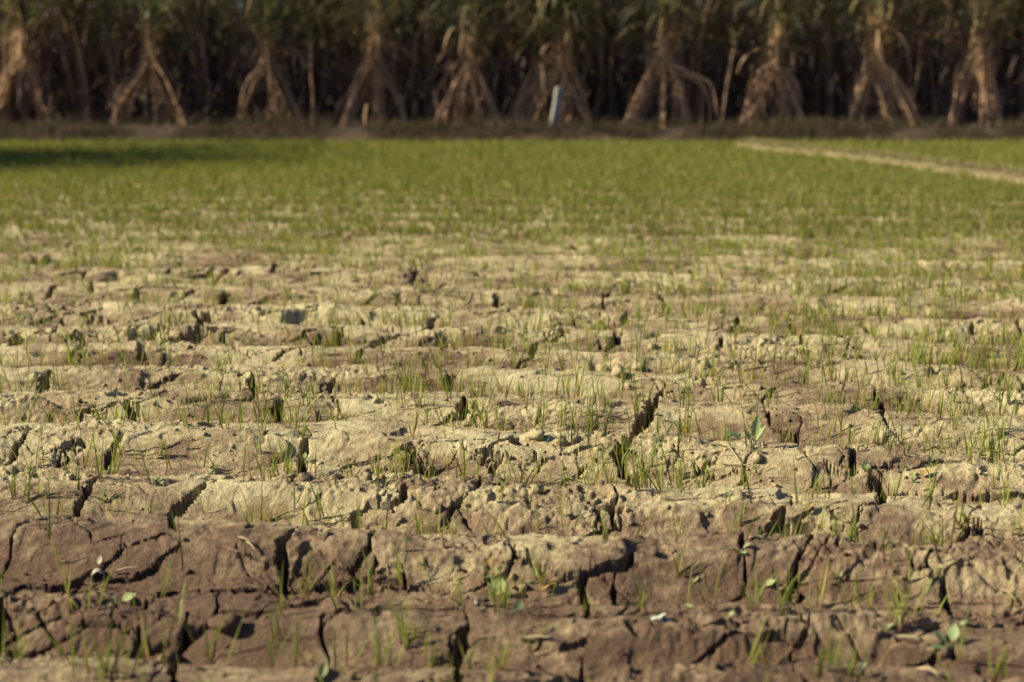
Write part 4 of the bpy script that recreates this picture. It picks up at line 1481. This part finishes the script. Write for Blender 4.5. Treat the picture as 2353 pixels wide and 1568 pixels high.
stalk_piece(2052, 1461, 2122, 1464, .0055, 'thick pale straw stalk lying flat at lower right')
stalk_piece(2290, 1366, 2340, 1390, .003, 'thin straw lying on dark clay close to the right edge')
stalk_piece(262, 1322, 328, 1312, .0025, 'thin pale straw lying right of the hollow shell')
stalk_piece(84, 1057, 124, 1063, .003, 'short straw lying across the left bed')
stalk_piece(1198, 1466, 1272, 1474, .004, 'blurred straw lying on the bottom clay at centre')
stalk_piece(2330, 1040, 2230, 1046, .0025, 'long thin straw on the brown furrow at the right edge')
stalk_piece(1790, 1358, 1815, 1356, .004, 'short straw bridging the near right crack')
stalk_piece(1640, 1010, 1700, 1062, .002, 'slanting straw on the pale rough bed left of the lobed weed')
stalk_piece(1662, 1068, 1740, 1076, .002, 'long thin straw lying flat on the rough bed below the lobed weed')
stalk_piece(565, 1262, 590, 1278, .003, 'first of the broken straws on the crest of the near bed', group=None)
stalk_piece(545, 1250, 580, 1262, .003, 'straw end lying above the broken straw on the near bed crest')
stalk_piece(2110, 1552, 2160, 1568, .004, 'blurred straw at the bottom edge on the right')


def up_twig(fx, fy, h, lean, label):
    g = ground_pt(fx, fy)
    v, f, t = tube(smooth_path([(0, 0, -.01), (lean * .3, 0, h * .5), (lean, .005, h)], 6), np.linspace(.0035, .0022, 6))
    o = link('twig', mesh_np('twig', v, f, M_TWIG, True), loc=g)
    tag(o, label, 'twig')


up_twig(1020, 1262, .035, -.006, 'short dark twig stub standing on the near bed crest')
up_twig(1325, 1096, .02, .004, 'tiny pale twig stub below the forked crack')

# dry stubble clumps
def stubble(fx, fy, n, r, label):
    g = ground_pt(fx, fy)
    rng = np.random.default_rng(int(fx))
    base = np.stack([rng.normal(0, r, n), rng.normal(0, r * .8, n), np.full(n, -.004)], -1)
    ge = Geo()
    ge.add(*ribbons(base, rng.uniform(0, 6.28, n), rng.uniform(.02, .06, n), rng.uniform(.002, .0045, n), rng.uniform(.7, 1.5, n), rng.uniform(-.3, .6, n), 3, base_w=.8, rnd=rng.random(n)))
    o = link('stubble_clump', ge.mesh('stubble_clump', M_STRAW), loc=g)
    tag(o, label, 'stubble', 'tufts of dry stubble on the beds')


stubble(931, 990, 40, .022, 'dry stubble clump on the crest of the brown centre bed')
stubble(1725, 1068, 46, .035, 'dry straw clump on the rough pale bed below the lobed weed')
stubble(560, 1268, 18, .02, 'loose dry stubble on the near bed crest left of the tall crack')
stubble(1600, 935, 22, .03, 'dry stubble right of the top of the wide forked crack')
stubble(2215, 1025, 18, .025, 'dry stubble on the right brown bed near the frame edge')

# hollow shell, small shell, plastic scrap
def shell_mesh(L, r):
    n = 16
    prof = [(0, .35), (.12, .62), (.3, .8), (.55, .92), (.8, 1.0), (.97, 1.06), (1.0, 1.02), (.95, .92), (.5, .8), (.2, .55)]
    v, f = [], []
    for x, k in prof:
        for j in range(n):
            a = 2 * PI * j / n
            rr_ = r * k * (1 + .04 * math.sin(3 * a + 4 * x))
            v.append((L * x, rr_ * math.cos(a), rr_ * math.sin(a)))
    for i in range(len(prof) - 1):
        for j in range(n):
            f.append([i * n + j, i * n + (j + 1) % n, (i + 1) * n + (j + 1) % n, (i + 1) * n + j])
    return np.array(v), np.array(f)


g = ground_pt(221, 1325)
v, f = shell_mesh(.030, .0145)
root = empty('snail_shell', g)
tag(root, 'pale hollow snail shell with its dark opening facing front on near brown slope', 'shell')
link('shell_body', mesh_np('shell_body', rot_place(v, math.radians(-75), math.radians(-12), 0, (0, .015, .012)), f, M_SHELL), root)
v, f, t = leaf_outline(.02, .013, 5, False, .4)
link('broken_flake', mesh_np('broken_flake', rot_place(v, math.radians(75), math.radians(50), 0, (.0, .022, .024)), f, M_SHELL), root)
g = ground_pt(1100, 1396)
v, f = shell_mesh(.014, .007)
o = link('snail_shell', mesh_np('snail_shell', rot_place(v, math.radians(200), math.radians(10), 0, (.007, 0, .006)), f, M_SHELL), loc=g)
tag(o, 'tiny white shell in the furrow crack at centre', 'shell')

g = ground_pt(1512, 1424)
root = empty('plastic_scrap', g)
tag(root, 'curled white and blue plastic scrap lying on the bottom clay', 'litter')
ts = np.linspace(0, 1, 9)
rows = []
for s_ in ts:
    for q in np.linspace(-1, 1, 5):
        rows.append((-.013 + .027 * s_, .004 * q, .004 + .010 * s_ + .004 * (1 - q * q) + .001 * math.sin(9 * s_)))
v = np.array(rows)
iq = np.arange(45).reshape(9, 5)
fq = np.stack([iq[:-1, :-1], iq[:-1, 1:], iq[1:, 1:], iq[1:, :-1]], -1).reshape(-1, 4)
link('white_fold', mesh_np('white_fold', v, fq, M_WHITEP), root)
rows = []
for s_ in ts:
    for q in np.linspace(0, 1, 5):
        rows.append((.008 + .014 * s_ - .003 * q, -.007 - .002 * q + .003 * s_, .014 * (1 - q) * (1 - .5 * s_) + .002 * math.sin(8 * s_) + .002))
v = np.array(rows)
link('blue_fold', mesh_np('blue_fold', v, fq, M_BLUEP), root)

# ------------------------------------------------------------------ clods and crumbs
def clod_geo(rng, r, flat=.7):
    n, m = 7, 9
    v, f = [], []
    k1, k2 = rng.uniform(0, 6, 2)
    for i in range(n):
        th = PI * (i + .02) / (n - .96)
        for j in range(m):
            ph = 2 * PI * j / m
            rr_ = r * (1 + .22 * math.sin(2 * ph + k1) * math.sin(th) + .16 * math.sin(3 * th + k2 + ph)) * (1 + rng.normal(0, .07))
            v.append((rr_ * math.sin(th) * math.cos(ph), rr_ * math.sin(th) * math.sin(ph), rr_ * math.cos(th) * flat))
    for i in range(n - 1):
        for j in range(m):
            f.append([i * m + j, (i + 1) * m + j, (i + 1) * m + (j + 1) % m, i * m + (j + 1) % m])
    return np.array(v), np.array(f)


CLODS = [(1442, 892, .020, 'round pale clod left of the top of the wide forked crack'), (1232, 1010, .026, 'crumbly clod at the back of the centre pale plate'),
         (1288, 1018, .020, 'smaller crumbly clod right of the centre crumbly one'), (1322, 1012, .022, 'pale clod on the plate just left of the forked crack'),
         (1235, 1128, .018, 'brown clod on the crest below the forked crack'), (1420, 855, .030, 'largest dark clod on the crumbled ridge behind the forked crack'),
         (1385, 838, .026, 'dark clod at the left end of the crumbled ridge'), (1465, 850, .022, 'dark clod at the right end of the crumbled ridge'),
         (520, 1445, .028, 'knobbly clod at the edge of the bottom left hole'), (388, 1510, .024, 'pale pointed clod left of the bottom left hole'),
         (30, 770, .035, 'big rounded clod by the left edge of the mid field'), (700, 1092, .018, 'rough clod below the dark notch of the left bed'),
         (578, 1086, .020, 'rough clod in the furrow left of the dark notch'), (1740, 1048, .018, 'flat clod right under the lobed weed'),
         (1700, 1145, .020, 'dark crumbly clod on the pale right bed')]
for i, (fx, fy, r, lab) in enumerate(CLODS):
    g = ground_pt(fx, fy)
    v, f = clod_geo(np.random.default_rng(i), r)
    o = link('clod', mesh_np('clod', v, f, M_SOIL), loc=(g[0], g[1], g[2] + r * .35))
    tag(o, lab, 'clod', 'loose clods of clay')

cr_ = np.random.default_rng(61)
n = 11000
y = np.sqrt(cr_.uniform(2.0 ** 2, 7.5 ** 2, n))
x = cr_.uniform(-1, 1, n) * (0.36 * y * 1.25 + .1)
keep = noise(x, y, .3, 95) + .25 * cr_.normal(size=n) > 0.02
x, y = x[keep], y[keep]
z = surface(x, y)
n = len(x)
shapes = [clod_geo(cr_, 1.0, .75) for i in range(6)]
# crumbs from a coarse eight-cornered lump
base8 = np.array([(sx, sy, sz) for sx in (-1, 1) for sy in (-1, 1) for sz in (-1, 1)], float) * .6
f8 = np.array([[0, 1, 3, 2], [4, 6, 7, 5], [0, 4, 5, 1], [2, 3, 7, 6], [0, 2, 6, 4], [1, 5, 7, 3]])
sz = cr_.gamma(2.2, .0016, n) + .0012
jit = base8[None] * (1 + cr_.normal(0, .28, (n, 8, 1))) + cr_.normal(0, .12, (n, 8, 3))
an = cr_.uniform(0, 6.28, n)
ca, sa = np.cos(an)[:, None], np.sin(an)[:, None]
jx = jit[..., 0] * ca - jit[..., 1] * sa
jy = jit[..., 0] * sa + jit[..., 1] * ca
V = np.stack([jx * sz[:, None] + x[:, None], jy * sz[:, None] + y[:, None], jit[..., 2] * sz[:, None] * .8 + (z + sz * .2)[:, None]], -1)
F = (f8[None] + (np.arange(n) * 8)[:, None, None]).reshape(-1, 4)
o = link('soil_crumbs', mesh_np('soil_crumbs', V.reshape(-1, 3), F, M_SOIL, True))
tag(o, 'small crumbs of clay scattered over the beds', 'crumbs', kind='stuff')

n = 700
y = np.sqrt(cr_.uniform(2.1 ** 2, 6.5 ** 2, n))
x = cr_.uniform(-1, 1, n) * (0.36 * y * 1.2)
z = surface(x, y)
ok = z > -.02
x, y, z = x[ok], y[ok], z[ok]
n = len(x)
ge = Geo()
ge.add(*ribbons(np.stack([x, y, z + .003], -1), cr_.uniform(0, 6.28, n), cr_.uniform(.015, .06, n), cr_.uniform(.0012, .0032, n), cr_.uniform(1.2, 1.6, n), cr_.uniform(-.2, .3, n), 3, base_w=.8, rnd=cr_.random(n)))
o = link('straw_scraps', ge.mesh('straw_scraps', M_STRAW))
tag(o, 'tiny scraps of straw and root strewn over the beds', 'straw', kind='stuff')

# ------------------------------------------------------------------ each seedling is told apart by its looks and by the landmark it stands next to
LM = [(1440, 1030, 'wide forked crack'), (225, 1545, 'bottom left grass tuft'), (190, 1345, 'tuft near the hollow shell'), (1818, 1345, 'grass-filled near crack'),
      (932, 1475, 'spreading bottom tuft'), (1345, 1385, 'deep crack at centre right'), (650, 1300, 'tall black crack in the near slope'), (835, 1280, 'thin near crack'),
      (1729, 1028, 'lobed mint-green weed'), (247, 1155, 'round-leaved weed on the left bed'), (359, 1110, 'pale upright left weed'), (1130, 1334, 'pale upright-leaved centre weed'),
      (1230, 1345, 'second pale centre weed'), (270, 1382, 'weed below the hollow shell'), (1925, 1342, 'three-leaved dark-clay weed'), (1745, 1345, 'two-leaved pale weed'),
      (1592, 1336, 'pale deep-crack weed'), (2036, 1440, 'fresh green lower right weed'), (2198, 1440, 'weed at the right near crack'), (2185, 1490, 'large lower right weed'),
      (1700, 1264, 'pale weed below the crest'), (221, 1325, 'hollow snail shell'), (1100, 1396, 'tiny white shell'), (1512, 1424, 'plastic scrap'), (2090, 1462, 'thick straw stalk'),
      (1020, 1262, 'dark twig stub'), (835, 1180, 'curved crack at centre'), (430, 1150, 'slanting crack in the left bed'), (2030, 1120, 'wide right-hand crack'), (1148, 1092, 'tiny weed at the centre crack'),
      (1410, 1175, 'notched crack below the forked one'), (1235, 1128, 'brown clod on the crest'), (700, 1066, 'dark notch of the left bed'), (2165, 1350, 'long black right crack'),
      (2230, 1215, 'cracks by the right edge'), (1790, 1195, 'crack behind the near crest'), (465, 1455, 'big hole at bottom left'), (1055, 1500, 'black bottom centre crack'),
      (1836, 1540, 'bottom right crack'), (200, 1135, 'thin crack in the left bed'), (560, 1268, 'loose stubble on the crest'), (1603, 1398, 'tiny bright green weed')]
LX, LY = to_ground([q[0] for q in LM], [q[1] for q in LM])
seen = {}
for o, nb, s_ in SEEDLINGS:
    dx, dy = LX - o.location.x, LY - o.location.y
    j = int(np.argmin(np.hypot(dx, dy * 0.8)))
    ax, ay = -dx[j], -dy[j]
    if math.hypot(ax, ay) < 0.04:
        rel = 'right beside the'
    elif abs(ax) > abs(ay) * 0.8:
        rel = ('well ' if abs(ax) > .22 else '') + ('left of the' if ax < 0 else 'right of the')
    else:
        rel = ('some way ' if abs(ay) > .22 else '') + ('behind the' if ay > 0 else 'in front of the')
    hgt = max(v.co.z for v in o.data.vertices) * s_
    size = 'short' if hgt < .070 else ('tall' if hgt > .105 else 'mid-sized')
    kind_ = {1: 'single green blade', 2: 'two-bladed green seedling', 3: 'three-bladed green seedling'}.get(nb, 'many-bladed green tuft')
    lab = '%s %s %s %s' % (size, kind_, rel, LM[j][2])
    if len(lab.split()) > 15:
        lab = lab.replace('some way ', '').replace('well ', '')
    if len(lab.split()) > 15:
        lab = lab.replace('in front of the', 'below the')
    tag(o, lab, 'seedling', 'seedlings on the nearer clay beds')
